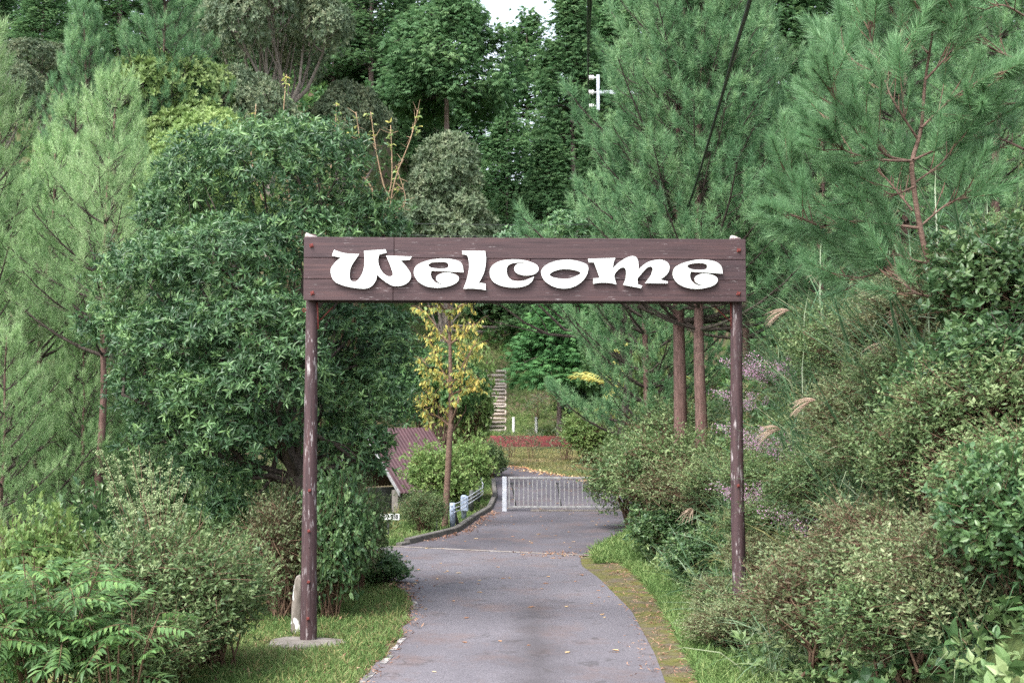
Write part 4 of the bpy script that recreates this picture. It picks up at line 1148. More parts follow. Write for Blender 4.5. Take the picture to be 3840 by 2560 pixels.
# ------------------------------------------------------------------ the big evergreen by the left post
EV_Y = 17.6
def ev_lobe(u, v, ru, rv, dy=0.0, ry=None):
    c = P(u, v, EV_Y + dy); k = EV_Y / FPX
    return (c.x, c.y, c.z, ru * k * 1.03, (ry if ry else (ru + rv) / 2 * k * 1.1), rv * k * 1.13)
ev_lobes = [ev_lobe(*a) for a in [
    (985, 650, 270, 170), (760, 690, 175, 175, .3), (1190, 610, 200, 130, .2), (640, 800, 130, 120, .6), (1330, 800, 150, 100, .5), (1060, 520, 130, 70, .5),
    (560, 1040, 200, 120, -.1), (830, 980, 260, 140, -.7), (1120, 930, 210, 130, -.2), (440, 1230, 130, 90, .2), (640, 1290, 210, 120, -.5), (930, 1220, 240, 130, -1.0),
    (560, 1440, 160, 150, .1), (760, 1500, 190, 120, -.6), (1010, 1440, 210, 120, -1.1), (1090, 1350, 150, 90, -1.3), (640, 1620, 160, 110, .1), (900, 1620, 220, 100, -.6), (800, 1760, 190, 90, .2),
    (1320, 1230, 190, 110, .9), (1440, 1330, 130, 150, 1.1), (1390, 1500, 170, 140, .9), (1300, 1660, 180, 90, .7), (1240, 1450, 130, 160, 1.2), (1360, 950, 170, 80, .6), (1460, 850, 90, 60, .7),
    (1405, 1665, 62, 80, .6), (1395, 1735, 55, 60, .5), (880, 1890, 120, 50, .1), (1240, 1800, 110, 70, .9)]]
rng = np.random.default_rng(77)
ev_base = Vector((X_at(1195, EV_Y + .4), EV_Y + .4, 0)); ev_base.z = h1(ev_base.x, ev_base.y) - .05
evt = thing('evergreen_tree', 'big dark evergreen tree with glossy leaf rosettes behind the post', 'tree', ev_base)
mb = MB()
tpts = [ev_base, P(1170, 1960, EV_Y + .35), P(1120, 1790, EV_Y + .3), P(1075, 1660, EV_Y + .2), P(1050, 1560, EV_Y + .1)]
tp_ = np.array([tuple(p - ev_base) for p in tpts])
p_, r_ = spline(tp_, np.array([.17, .14, .125, .115, .09]), 5); tubes(mb, p_[None], r_[None], 12)
part('trunk', mb.mesh('trunk', M['bark_dark']), evt)
mb = MB()
for l in ev_lobes:
    c_ = np.array(l[:3]) - np.array(ev_base)
    s_ = p_[rng.integers(9, len(p_))]
    q = limb(mb, s_, c_ - np.array([0, 0, .1]), .05, .014, rng, .09, 7, 6)
    for _ in range(5):
        d_ = nrm(rng.standard_normal(3)); limb(mb, q[rng.integers(3, 7)], c_ + d_ * np.array(l[3:6]) * .8, .012, .004, rng, .1, 4, 4)
part('branches', mb.mesh('branches', M['bark_dark']), evt)
N_EV = 9000
pos, nv = lobe_pts(rng, ev_lobes, N_EV, .6, .3, .72)
pos += nv * rng.normal(0, .09, (N_EV, 1)); pos -= np.array(ev_base)
ax = nrm(nv + np.array([0, -.15, .55]) + rng.normal(0, .22, pos.shape))
tint = np.clip(.45 + .2 * np.sin(pos[:, 0] * 3) * np.cos(pos[:, 2] * 2.3) + rng.normal(0, .27, N_EV), 0, 1)
EVL = L7(.24, .18, .05)
# the 260 rosettes nearest the road side of the crown are parts; the rest is one mass
front = np.argsort((pos + np.array(ev_base))[:, 1] - .25 * nv[:, 2] + rng.uniform(0, 1.0, N_EV))[:280]
mask = np.ones(N_EV, bool); mask[front] = False
cm = MB(); rosettes(cm, rng, pos[mask], ax[mask], 9, EVL, .102 * rng.uniform(.75, 1.2, mask.sum()), (25, 95), tint[mask], jit=.5, back=.05)
o = part('crown', cm.mesh('crown', M['evergreen']), evt); o['kind'] = 'stuff'
ros = []
for k in range(4):
    rm = MB(); rr2 = np.random.default_rng(700 + k)
    rosettes(rm, rr2, np.zeros((1, 3)), np.array([[0, 0, 1.]]), 9 + k % 3, EVL, .102, (34, 88), np.array([.38 + .09 * k]), jit=.3, back=.05)
    ros.append(rm.mesh('leaf_rosette', M['evergreen']))
for i in front:
    o = part('leaf_rosette', ros[i % 4], evt, pos[i], None, .8 + .4 * ((i * .618) % 1))
    o.rotation_euler = Vector(ax[i]).to_track_quat('Z', 'Y').to_euler(); o.rotation_euler.rotate_axis('Z', float(i) * 1.3)

# ------------------------------------------------------------------ placing plants by where they stand
def put(proto, PH, PW, name, cat, label, u, Y, vtop, wpx, group=None, rz=None, zoff=0.0, seed=[0]):
    x = X_at(u, Y); z = h1(x, Y) + zoff
    hh = P(u, vtop, Y).z - z
    sz = hh / PH
    sx = wpx * Y / FPX / PW
    if cat == 'tree': sx = min(max(sx, (.8 if 'oak' not in name else .62) * sz), 1.3 * sz)
    else: sx = min(max(sx, .5 * sz), 1.9 * sz)
    seed[0] += 1
    return grow(proto, name, label, cat, x, Y, rz if rz is not None else seed[0] * 2.399, (sx, sx, sz), group, z)

# far conifers on the slope
FC = 'conifers on the far slope'
for pi, u, Y, vt, w, lb in [
    (0, 1385, 96, -360, 500, 'dark conifer on the slope straight above the letter W'),
    (1, 1560, 104, -60, 430, 'dark conifer wedged behind the bare trunked cypress'),
    (2, 1500, 94, 330, 420, 'shorter dark conifer behind the orange bare stems'),
    (1, 1975, 100, 60, 420, 'dark conifer just below the gap of white sky'),
    (0, 2150, 92, -40, 430, 'tall dark conifer with sky showing through its top beside the power cables'),
    (2, 2290, 100, -90, 430, 'dark conifer behind the ceramic insulators'),
    (1, 1900, 88, 420, 330, 'dark conifer filling the gap above the letter c'),
    (0, 2060, 80, 520, 340, 'low dark conifer above the letter o'),
    (2, 2250, 80, 470, 330, 'low dark conifer above the letter m behind the pine'),
    (1, 1240, 100, -200, 480, 'dark conifer behind the grey spreading oak'),
    (2, 1740, 98, 330, 330, 'dark conifer behind the lower trunk of the tall cypress'),
    (0, 2450, 104, -400, 480, 'dark conifer behind the tall pine by the road'),
    (1, 2650, 98, -350, 480, 'dark conifer over the sign board corner bolts'),
    (2, 2900, 96, -400, 520, 'dark conifer behind the black guy cable'),
    (0, 3200, 98, -420, 560, 'dark conifer behind the feathery near pine'),
    (1, 3600, 96, -420, 560, 'dark conifer behind the branches in the upper right corner'),
    (1, 130, 92, -120, 430, 'dark conifer in the upper left corner of the slope'),
    (0, -120, 96, -360, 520, 'dark conifer cut by the upper left frame edge'),
    (2, 760, 102, -460, 520, 'dark conifer behind the blue green slope pine'),
    (0, 1010, 108, -460, 520, 'dark conifer over the grey oak crown'),
    (1, 420, 104, -460, 520, 'dark conifer behind the pale round tree'),
]:
    put(p_hin[pi], 19 if pi < 2 else 17, (6.8, 7.6, 6.4)[pi], 'conifer_tree', 'tree', lb, u, Y, vt, w, FC)
for k, u in enumerate(range(-350, 4300, 330)):
    if 1600 < u < 2080: continue
    put(p_hin[k % 3], 19 if k % 3 < 2 else 17, 8.0, 'conifer_tree', 'tree', 'dark conifer of the highest row, ' + ['at the upper left corner edge', 'behind the upper left pines', 'left of the blue green slope pine', 'over the blue green slope pine', 'over the pale round tree', 'left over the grey oak', 'right over the grey oak', 'x', 'y', 'over the ceramic insulators', 'behind the tall road pine', 'behind the guy cable top', 'left of the near pine top', 'behind the near pine top', 'right of the near pine top', 'at the upper right corner edge'][k % 16], u, 128, -420, 620, FC)
put(p_bare, 19, 7.8, 'cypress_tree', 'tree', 'tall cypress with bare reddish trunk and rounded crown beside the sky gap', 1675, 78, -10, 500, rz=.6)
# mixed trees on the slope
put(p_oak, 11.0, 9.6, 'oak_tree', 'tree', 'grey green spreading tree with forked bare limbs on the slope', 1010, 66, -110, 700, rz=.5)
put(p_oak, 11.0, 9.6, 'oak_tree', 'tree', 'smaller grey green tree at the foot of the forked spreading tree', 880, 58, 270, 330, rz=2.5)
put(p_oak, 11.0, 9.6, 'oak_tree', 'tree', 'olive grey tree behind the tallest bare orange stems', 1290, 68, 330, 240, rz=4.0)
put(p_round, 10.6, 8.8, 'camphor_tree', 'tree', 'pale yellow green round tree above the glossy evergreen', 620, 56, 165, 520, rz=1.0)
put(p_oak, 11.0, 9.6, 'oak_tree', 'tree', 'grey green tree between the light pines and the upper left conifer', 150, 74, 180, 520, rz=3.2)
put(p_oak, 11.0, 9.6, 'oak_tree', 'tree', 'grey green tree low at the left frame edge behind the pines', -40, 68, 240, 420, rz=5.2)
put(p_round, 10.6, 8.8, 'camphor_tree', 'tree', 'smaller pale green tree crown touching the glossy evergreen top', 760, 50, 400, 300, rz=3.0)
put(p_olive, 11.8, 5.6, 'olive_green_tree', 'tree', 'olive green fine leaved tree right behind the top of the sign board', 1660, 70, 480, 420, rz=.3)
hl = [(-5.0, 0, 6.4, .8, .9, .7), (-4.1, .3, 6.9, 1.0, 1, .9), (-3.2, -.2, 6.6, .9, 1, .9), (-2.2, .2, 7.4, 1.1, 1, .9), (-1.2, 0, 6.9, 1, 1, .9), (-3.6, .2, 8.0, 1.0, 1, .6), (-2.0, 0, 8.5, 1.1, 1, .6), (-4.8, 0, 7.5, .7, .8, .5), (-.6, 0, 8.1, .9, .9, .7)]
p_high = broadleaf(35, hl, (0, 0, -.2), (-.5, 0, 5.6), 1700, 8, L4(.34), .17, (35, 85), M['evergreen'], M['bark_dark'], .14, .5, .6, .6, 2, .2)
grow(p_high, 'broadleaf_tree', 'dark broadleaf tree hanging below the board and peeping over it between l and o', 'tree', X_at(2400, 40), 40, 0.0)
put(p_maple, 5.0, 5.2, 'broadleaf_tree', 'tree', 'dark leafy tree between the maroon roof and the yellow tree', 1580, 45, 1330, 330, rz=.2)
put(p_maple, 5.0, 5.2, 'broadleaf_tree', 'tree', 'green leafy tree behind the yellow leaved sapling', 1655, 43, 1290, 240, rz=2.2)
put(p_maple, 5.0, 5.2, 'broadleaf_tree', 'tree', 'dark layered tree beside the brown pole', 2330, 56, 1180, 420, rz=1.1)
yc = hinoki(27, 6.2, 2.7, 2.0, M['cypress'], 170, 26, .12, 1.5)
put(yc, 6.2, 4.0, 'young_cypress', 'tree', 'young bright green cypress on a thin bare trunk above the red wall', 2095, 63, 1110, 360, rz=.4)
# pines
def hit(u, v, y0=5.0, y1=130.0):
    """where the ground lies behind a pixel of the photograph"""
    Y = np.arange(y0, y1, .04)
    p0, p1 = np.array(P(u, v, y0)), np.array(P(u, v, y1))
    t = ((Y - y0) / (y1 - y0))[:, None]; q = p0 * (1 - t) + p1 * t
    g = np.nonzero(q[:, 2] < H(q[:, 0], q[:, 1]))[0]
    return q[g[0]] if len(g) else q[-1]
def stand(proto, PH, PW, name, cat, label, u, v, hm, wm, group=None, seed=[0]):
    x, y, z = hit(u, v); seed[0] += 1
    return grow(proto, name, label, cat, x, y, seed[0] * 2.1, (wm / PW, wm / PW, hm / PH), group)
LP_ = 'young pines behind the evergreen'
for pi, u, Y, vt, w, lb in [
    (0, 420, 27, 300, 620, 'light green young pine with upright shoots beside the glossy evergreen'),
    (1, 130, 24, 560, 620, 'light green young pine behind the feathery mugwort'),
    (1, 640, 31, 640, 520, 'light green pine mostly hidden by the glossy evergreen'),
    (0, -60, 22, 120, 560, 'light green pine cut by the frame edge'),
    (0, 250, 33, 420, 560, 'light green pine between the two young pines farther back'),
    (1, 60, 30, 700, 500, 'light green pine low in the second row'),
    (0, 330, 22, 1180, 330, 'small light green pine under the long grey branch'),
    (1, 560, 26, 900, 420, 'light green pine whose trunk shows left of the evergreen'),
    (1, 20, 19.5, 1250, 420, 'low light green pine nearest the frame edge')]:
    put(p_left[pi], 9.0, 4.9, 'pine_tree', 'tree', lb, u, Y, vt, w, LP_)
for pi, u, Y, vt, w, lb in [
    (0, 600, 56, -90, 640, 'blue green pine on the slope above the pale round tree'),
    (1, 330, 54, 40, 460, 'blue green pine on the slope beside the upper left conifer')]:
    put(p_mid[pi], 11.0, 5.8, 'pine_tree', 'tree', lb, u, Y, vt, w, 'pines on the slope')
# reddish pine trunk left of the evergreen
ptr = pine(18, 9.0, 5.2, 2.2, 8, 5, 34, .17, .0085, M['pine_left'], (.1, 0), .13)
put(ptr, 9.0, 4.6, 'pine_tree', 'tree', 'pine with a long bare reddish trunk between mugwort and evergreen', 376, 21.5, 560, 380, LP_, rz=0.0)
MP = 'pines on the bank'
for pi, u, Y, vt, w, lb in [
    (2, 2540, 25, -470, 1000, 'tall feathery pine with a reddish trunk behind the sign board end'),
    (1, 2800, 30, -260, 720, 'tall feathery pine behind the black guy cable'),
    (1, 3080, 24, 150, 620, 'feathery pine between the guy cable and the near branches'),
    (0, 3400, 27, -300, 800, 'tall feathery pine behind the near pine'),
    (1, 3750, 22, -200, 800, 'feathery pine at the frame edge on the bank'),
    (2, 2620, 24.5, -120, 900, 'feathery pine with a second reddish trunk beside the tall road pine'),
    (0, 2420, 34, 380, 480, 'feathery pine low behind the insulators')]:
    put((p_mid + [p_tall])[pi], 11.0 if pi < 2 else 12.0, 5.8, 'pine_tree', 'tree', lb, u, Y, vt, w, MP)

# the near pine on the bank: every visible shoot is a part
NY = 12.0
def npt(u, v, dy=0.0): return P(u, v, NY + dy)
nb_ = npt(3589, 1763, .3); nb_.z = h1(nb_.x, nb_.y) - .1
npn = thing('pine_tree', 'near pine with long needle shoots and a crooked thin trunk on the bank', 'tree', nb_)
tr = [nb_, npt(3589, 1763, .25), npt(3615, 1400, .2), npt(3625, 1281, .15), npt(3598, 1130, .1), npt(3490, 990), npt(3450, 850), npt(3425, 689), npt(3422, 600), npt(3455, 480, .1), npt(3470, 300, .2), npt(3500, 100, .2), npt(3520, -120, .2)]
mb = MB(); tube1(mb, [p - nb_ for p in tr], [.04, .038, .036, .034, .032, .028, .026, .024, .022, .018, .014, .010, .006], 9, sub=4)
part('trunk', mb.mesh('trunk', M['bark_brown']), npn)
NB = [[(3416,606),(3320,580),(3262,497),(3141,376),(3116,312)], [(3262,500),(3160,485),(3122,446)], [(3425,600),(3600,516),(3677,440)], [(3416,603),(3314,600),(3180,570),(3115,515)],
      [(3440,520),(3340,360),(3326,287)], [(3326,287),(3280,200),(3258,90),(3262,0)], [(3326,287),(3214,240),(3148,153)], [(3326,287),(3370,200),(3385,64)],
      [(3448,855),(3205,829),(3122,842),(3000,862)], [(3135,835),(3008,746),(2950,650)], [(3422,790),(3350,700),(3290,632)], [(3840,385),(3720,400),(3620,440)], [(3843,236),(3690,166),(3588,64)],
      [(3595,1126),(3440,1100),(3330,1010),(3190,950)], [(3470,300),(3560,200),(3640,80)], [(3455,480),(3560,380),(3680,300),(3760,270)], [(3480,200),(3400,100),(3380,-20)],
      [(3490,990),(3380,960),(3250,880)], [(3450,850),(3560,760),(3640,740)], [(3425,689),(3520,620),(3570,560)], [(3060,842),(2960,800)], [(3330,1010),(3230,1040),(3150,1030)], [(3430,700),(3330,740),(3200,760)], [(3500,100),(3420,0),(3330,-60)], [(3840,60),(3760,20),(3690,40)], [(3840,560),(3740,520),(3660,540)]]
rng = np.random.default_rng(123)
mb = MB(); SH = []
for bi, b in enumerate(NB):
    dy = rng.uniform(-.5, .9, len(b)); dy[0] *= .2
    pts = np.array([tuple(npt(u, v, d) - nb_) for (u, v), d in zip(b, np.cumsum(dy) * .6)])
    L = np.linalg.norm(np.diff(pts, axis=0), axis=1).sum()
    pp, rr = spline(pts, np.linspace(.008 + .006 * L, .005, len(pts)), 6); tubes(mb, pp[None], rr[None], 6)
    SH.append((pp[-1], nrm(pp[-1] - pp[-4]), .95))
    if L > .2:
        k = 0
        for s in np.arange(.25, 1.0, .055 / max(L, .4)):
            i = int(s * (len(pp) - 1)); d = nrm(pp[min(i + 1, len(pp) - 1)] - pp[max(i - 1, 0)])
            k += 1; sd = nrm(np.cross(d, rng.standard_normal(3)))
            dd = nrm(d * .9 + sd * rng.uniform(.4, .9) + np.array([0, -.1, .3]))
            tl = rng.uniform(.08, .3) * (1 if s > .5 else 1.3)
            q = pp[i] + dd * tl
            tubes(mb, np.array([[pp[i], pp[i] + dd * tl * .5, q]]), np.array([[.006, .005, .004]]), 4)
            SH.append((q, nrm(dd + np.array([0, 0, .25])), rng.uniform(.6, .95)))
part('branches', mb.mesh('branches', M['bark_brown']), npn)['kind'] = 'stuff'
shm = []
for k in range(4):
    r2 = np.random.default_rng(900 + k); m = MB()
    tubes(m, np.array([[(0, 0, -.12), (0, 0, .1), (0, 0, .36)]]), np.array([[.0055, .005, .003]]), 5, 1)
    shoot_needles(m, r2, np.zeros((1, 3)), np.array([[0, 0, 1.]]), .38, 240, .18, .0075, np.array([.45 + .05 * k]), 0, 55, 20, .0)
    shm.append(m.mesh('needle_shoot', M['pine_blue'], M['twig']))
print('near pine shoots', len(SH))
SH.sort(key=lambda e: e[0][1])
rest = SH[300:]
if rest:
    m = MB(); pos = np.array([e[0] for e in rest]); d_ = np.array([e[1] for e in rest])
    shoot_needles(m, rng, pos, d_, np.array([.38 * e[2] for e in rest]), 240, .17, .0075, np.clip(rng.normal(.5, .12, len(rest)), 0, 1), 0, 55, 20, .0)
    part('needles', m.mesh('needles', M['pine_blue']), npn)['kind'] = 'stuff'
for i, (p, d, s) in enumerate(SH[:300]):
    o = part('needle_shoot', shm[i % 4], npn, p, None, s)
    o.rotation_euler = Vector(d).to_track_quat('Z', 'Y').to_euler(); o.rotation_euler.rotate_axis('Z', i * 1.7)

# yellow leaved tree by the branch road
YY = 31.0
yb_ = Vector((X_at(1664, YY), YY, 0)); yb_.z = h1(yb_.x, YY) - .05
yt = thing('yellow_tree', 'slender tree with sparse drooping yellow leaves beside the kerb', 'tree', yb_)
def ypt(u, v, dy=0): return P(u, v, YY + dy) - yb_
mb = MB(); tube1(mb, [Vector((0, 0, -.1)), ypt(1668, 1960), ypt(1679, 1780), ypt(1686, 1640), ypt(1692, 1590), ypt(1690, 1480), ypt(1688, 1300), ypt(1684, 1180), ypt(1682, 1060), ypt(1690, 960)], [.09, .082, .076, .072, .07, .055, .042, .03, .02, .01], 10, sub=3)
part('trunk', mb.mesh('trunk', M['bark_brown']), yt)
YB = [[(1690,1600),(1640,1560),(1598,1548),(1570,1500)], [(1692,1590),(1715,1520),(1722,1470),(1740,1400),(1760,1330),(1790,1270)], [(1690,1460),(1640,1420),(1600,1370),(1580,1340)], [(1690,1450),(1660,1390),(1630,1310),(1610,1260)],
      [(1690,1450),(1720,1400),(1750,1340),(1775,1300)], [(1688,1290),(1650,1250),(1620,1200),(1570,1150)], [(1688,1290),(1730,1260),(1790,1210)], [(1686,1180),(1650,1140),(1630,1080)], [(1684,1180),(1720,1150),(1760,1130),(1790,1080)],
      [(1690,1480),(1760,1450),(1820,1420)], [(1692,1560),(1640,1520),(1580,1440)], [(1684,1100),(1650,1050),(1610,1020)]]
rng = np.random.default_rng(5); mb = MB(); lp, ld = [], []
for b in YB:
    dy = np.cumsum(rng.uniform(-.5, .5, len(b))); dy -= dy[0]
    pp, rr = spline(np.array([tuple(ypt(u, v, d)) for (u, v), d in zip(b, dy)]), np.linspace(.03, .006, len(b)), 5)
    tubes(mb, pp[None], rr[None], 6)
    for _ in range(20):
        i = rng.integers(3, len(pp)); d = nrm(rng.standard_normal(3) + np.array([0, 0, .4])); l = rng.uniform(.15, .6); q = pp[i] + d * l
        tubes(mb, np.array([[pp[i], (pp[i] + q) / 2 + [0, 0, .04], q]]), np.array([[.006, .005, .003]]), 4)
        for t in rng.uniform(.1, 1, 11): lp.append(pp[i] * (1 - t) + q * t)
part('branches', mb.mesh('branches', M['twig']), yt)
lp = np.array(lp); n = len(lp)
X = nrm(rng.normal(0, .45, (n, 3)) + np.array([0, 0, -1.])); X, Y_, Z = frames(X, rng.standard_normal((n, 3)))
m = MB(); scat(m, leaf_t(.42, .1, .05), lp, X, Y_, Z, rng.uniform(.08, .15, n), np.clip(rng.beta(1.2, 1.3, n), 0, 1))
part('crown', m.mesh('crown', M['yellow']), yt)

# bare sprouting stems behind the evergreen
SG = 'bare tan sprouts behind the evergreen'
for k, (pth, lb) in enumerate([
    ([(1490, 860), (1440, 700), (1410, 560), (1390, 420)], 'bare tan stem closest to the glossy evergreen with curled leaves'),
    ([(1420, 900), (1450, 760), (1470, 660), (1465, 470)], 'bare tan stem with an orange tip'),
    ([(1440, 880), (1480, 680), (1540, 520), (1568, 410)], 'long slanting bare tan stem reaching highest over the board'),
    ([(1400, 760), (1345, 640), (1350, 540), (1335, 420)], 'bare tan stem with spiky twigs at the evergreen edge'),
    ([(1080, 700), (1060, 500), (1075, 280)], 'tall thin sprout with yellow green tip on the evergreen top'),
    ([(950, 640), (955, 480), (960, 390)], 'short sprout with drooping yellow green leaves on the evergreen top'),
    ([(1240, 640), (1255, 520), (1262, 390)], 'sprout with pale leaf tufts above the evergreen shoulder'),
    ([(1450, 850), (1520, 760), (1490, 640)], 'low bare tan sprout just over the board edge')]):
    Yk = 18.6 + .1 * k
    b = P(pth[0][0], pth[0][1], Yk); g = h1(b.x, Yk)
    g = h1(X_at(1225, Yk), Yk)
    t = thing('bare_stem', lb, 'sprout', (X_at(1225 - 6 * k, Yk), Yk, g), group=SG)
    ps = [Vector((0, 0, -.05)), Vector((.05, 0, 1.2)), Vector(((b.x - t.location.x) * .45, 0, (b.z - g) * .72))] + [P(u, v, Yk) - t.location for u, v in pth]
    m = MB(); tube1(m, ps, np.linspace(.022, .006, len(ps)), 6, sub=4)
    rng = np.random.default_rng(40 + k)
    if k in (0, 1, 2, 3, 7):
        for _ in range(16):
            i = rng.integers(3, len(ps) - 1); a = np.array(ps[i].lerp(ps[i + 1], rng.random())); d = nrm(rng.standard_normal(3) + np.array([0, 0, .5]))
            tubes(m, np.array([[a, a + d * .08, a + d * .17]]), np.array([[.005, .004, .002]]), 4)
    part('stem', m.mesh('stem', M['twig_pale']), t)
    m = MB(); tip = np.array(ps[-1]); pos = tip - np.array([[0, 0, 1.]]) * rng.uniform(0, .4, (9, 1)) + rng.normal(0, .035, (9, 3))
    rosettes(m, rng, pos, np.tile([[0, 0, 1.]], (9, 1)), 2, leaf_t(.45, .45, .05), .07, (50, 110), rng.uniform(.05, .5, 9), jit=.6, sizevar=.4)
    part('leaves', m.mesh('leaves', M['yellow']), t)

# ------------------------------------------------------------------ shrubs
def bush(proto, label, u, Y, vt, w, group=None, PH=1.5, PW=1.6, name='shrub', rz=None):
    return put(proto, PH, PW, name, 'shrub', label, u, Y, vt, w, group, rz)
A, B_, Gn, F = s_azalea, s_brown, s_green, s_far
# left foreground
LG = 'shrubs left of the road'
bush(A[0], 'dense small leaved shrub in front of the feathery mugwort', 640, 12.9, 1990, 640, LG)
bush(A[1], 'dense small leaved shrub next to the wooden post', 830, 13.6, 2040, 440, LG)
bush(A[1], 'dark small leaved shrub hugging the bottom frame edge', 540, 11.9, 2290, 480, LG)
bush(B_[0], 'twiggy brownish shrub behind the lichen spotted stump', 1080, 17.0, 1800, 420, LG)
bush(B_[1], 'twiggy brownish shrub behind the wooden post', 1230, 18.8, 1740, 400, LG)
bush(Gn[0], 'dark green stemmed shrub right behind the wooden post', 1250, 16.9, 1800, 260, LG)
bush(A[0], 'small leaved shrub at the grass edge left of the road', 1330, 19.6, 1800, 250, LG)
bush(Gn[1], 'low dark leaved shrub touching the asphalt edge', 1440, 20.4, 2060, 200, LG)
bush(A[1], 'pale shrub in front of the white notice board', 1320, 24.0, 1890, 190, LG)
bush(F[0], 'greenish shrub below the evergreen crown', 900, 20.0, 1780, 420, LG, 1.7, 2.0)
bush(B_[0], 'tan twiggy shrub under the evergreen', 1020, 22.0, 1700, 330, LG)
bush(F[1], 'dark shrub between pine trunk and evergreen', 640, 22.5, 1800, 420, LG, 1.7, 2.0)
bush(s_bright, 'bright green shrub under the light pines', 180, 17.5, 1960, 420, LG, 1.6, 1.6)
bush(F[1], 'dark shrub at the foot of the light pines', 330, 19.0, 1900, 400, LG, 1.7, 2.0)
# along the branch road
CG = 'shrubs around the branch road'
bush(s_bright, 'rounded light green shrub behind the guardrail cables', 1742, 39.5, 1655, 200, CG, 1.6, 1.6)
bush(s_bright, 'light green shrub overhanging the maroon roof', 1660, 37.0, 1680, 250, CG, 1.6, 1.6)
bush(s_bright, 'pale green leafy shrub just beside the yellow leaves and log steps', 1735, 50.0, 1325, 110, CG, 1.6, 1.6)
bush(A[0], 'small shrub on the grass in front of the shed', 1590, 30.0, 1845, 170, CG)
bush(F[0], 'shrub where the branch road bends out of sight', 1840, 47.0, 1665, 120, CG, 1.7, 2.0)
bush(s_sap, 'thin leafy sapling at the red wall corner', 1838, 58.0, 1635, 60, CG, 1.8, 1.0, 'sapling')
bush(s_sap, 'thin leafy sapling before the red wall nearest the log steps', 1915, 55.5, 1610, 90, CG, 1.8, 1.0, 'sapling')
bush(s_sap, 'thin leafy sapling before the middle of the red wall', 1993, 55.0, 1600, 90, CG, 1.8, 1.0, 'sapling')
bush(s_sap, 'forked sapling before the red wall below the young cypress', 2120, 54.0, 1570, 130, CG, 1.8, 1.0, 'sapling')
bush(s_bright, 'yellow green shrub at the far end of the red wall', 2210, 52.0, 1545, 190, CG, 1.6, 1.6)
bush(s_sap, 'thin branched shrub on the terrace behind the white marker posts', 2010, 68.0, 1470, 90, CG, 1.8, 1.0)
bush(F[1], 'dark shrub on the slope below the brown pole', 2260, 66.0, 1440, 280, CG, 1.7, 2.0)
bush(F[1], 'dark shrub on the slope behind the young cypress trunk', 2180, 70.0, 1420, 240, CG, 1.7, 2.0)
bush(F[0], 'shrub high above the log steps', 1960, 80.0, 1290, 230, CG, 1.7, 2.0)
bush(F[1], 'dark shrub beside the top log steps', 1740, 72.0, 1390, 130, CG, 1.7, 2.0)
bush(F[1], 'dark shrub beside the lower log steps', 1720, 66.0, 1450, 220, CG, 1.7, 2.0)
bush(F[0], 'shrub under the dark blue shelter', 1600, 78.0, 1260, 240, CG, 1.7, 2.0)
bush(F[1], 'shrub filling the slope under the letter m', 2400, 62.0, 1330, 320, CG, 1.7, 2.0)
bush(s_bright, 'light leaved shrub on the slope beside the pine trunks', 2440, 44.0, 1290, 220, CG, 1.6, 1.6)
# right side of the road
RG = 'shrubs on the bank right of the road'
def bk(proto, label, u, v, hm, wm, PH=1.5, PW=1.6, name='shrub'):
    k_ = 1.12 if u > 2900 else .95 if u > 2640 else 1.0
    return stand(proto, PH, PW, name, 'shrub', label, u, v, hm * k_, wm * k_, RG)
bk(A[0], 'big leafy shrub leaning over the gate end', 2405, 1985, 2.2, 2.6)
bk(A[1], 'big leafy shrub beside the road where the slabs meet', 2520, 2040, 2.0, 2.2)
bk(A[0], 'tall shrub behind the gate end shrub', 2560, 1880, 2.3, 2.9)
bk(A[1], 'tall olive shrub under the reddish pine trunk', 2560, 1760, 1.9, 2.6)
bk(Gn[0], 'dark green shrub over the bright verge grass', 2510, 2110, 1.0, 1.3)
bk(B_[0], 'brown twiggy shrub on the bank behind the far post', 2600, 1990, 1.5, 2.0)
bk(Gn[1], 'vine leaved shrub beside the middle of the far post', 2660, 1700, 1.2, 1.6)
bk(A[0], 'leafy shrub rising behind the far post top', 2700, 1480, 1.3, 1.8)
bk(B_[1], 'small leaved shrub in front of the far post base', 2750, 2330, .62, 1.2)
bk(B_[1], 'brown twiggy shrub spreading towards the mossy gutter', 2770, 2450, .7, 1.3)
bk(Gn[0], 'green shrub between far post and verge grass', 2640, 2200, .8, 1.1)
bk(B_[0], 'big brown twiggy shrub with bare stems at the bottom edge', 3170, 2500, 1.15, 1.55)
bk(B_[0], 'small leaved shrub beside the big brown twiggy shrub', 3080, 2380, .8, 1.3)
bk(B_[1], 'dense small leaved shrub in the bottom corner', 3560, 2480, 1.0, 1.3)
bk(B_[1], 'brown twiggy shrub high in the bottom corner', 3380, 2350, 1.0, 1.4)
bk(A[1], 'small leaved shrub at the frame edge under the near pine', 3790, 2080, .8, 1.1)
bk(Gn[0], 'dark green shrub at the frame edge a little above the broad leaved one', 3800, 1380, 1.1, 1.3)
bk(Gn[1], 'dark green shrub low beside the crooked trunk near the frame edge', 3640, 1740, .9, 1.1)
bk(Gn[0], 'dark green shrub at the frame edge above the bottom corner', 3830, 2260, .9, 1.0)
bk(Gn[1], 'broad leaved shrub at the frame edge level with the flowers', 3760, 1620, .9, 1.3)
bk(A[0], 'small leaved shrub under the near pine trunk', 3540, 1960, .9, 1.3)
bk(B_[1], 'olive shrub above the pampas tufts', 3380, 1380, .9, 1.4)
bk(A[0], 'leafy shrub behind the pink flowers', 3100, 1330, .8, 1.4)
bk(A[1], 'small leaved shrub beneath the pink flowers', 2890, 2060, .7, 1.3)
bk(Gn[0], 'dark shrub under the feathery bank pines', 2960, 1160, 1.3, 2.0)
bk(A[0], 'olive shrub at the foot of the tall bank pine', 3230, 1120, 1.2, 1.8)
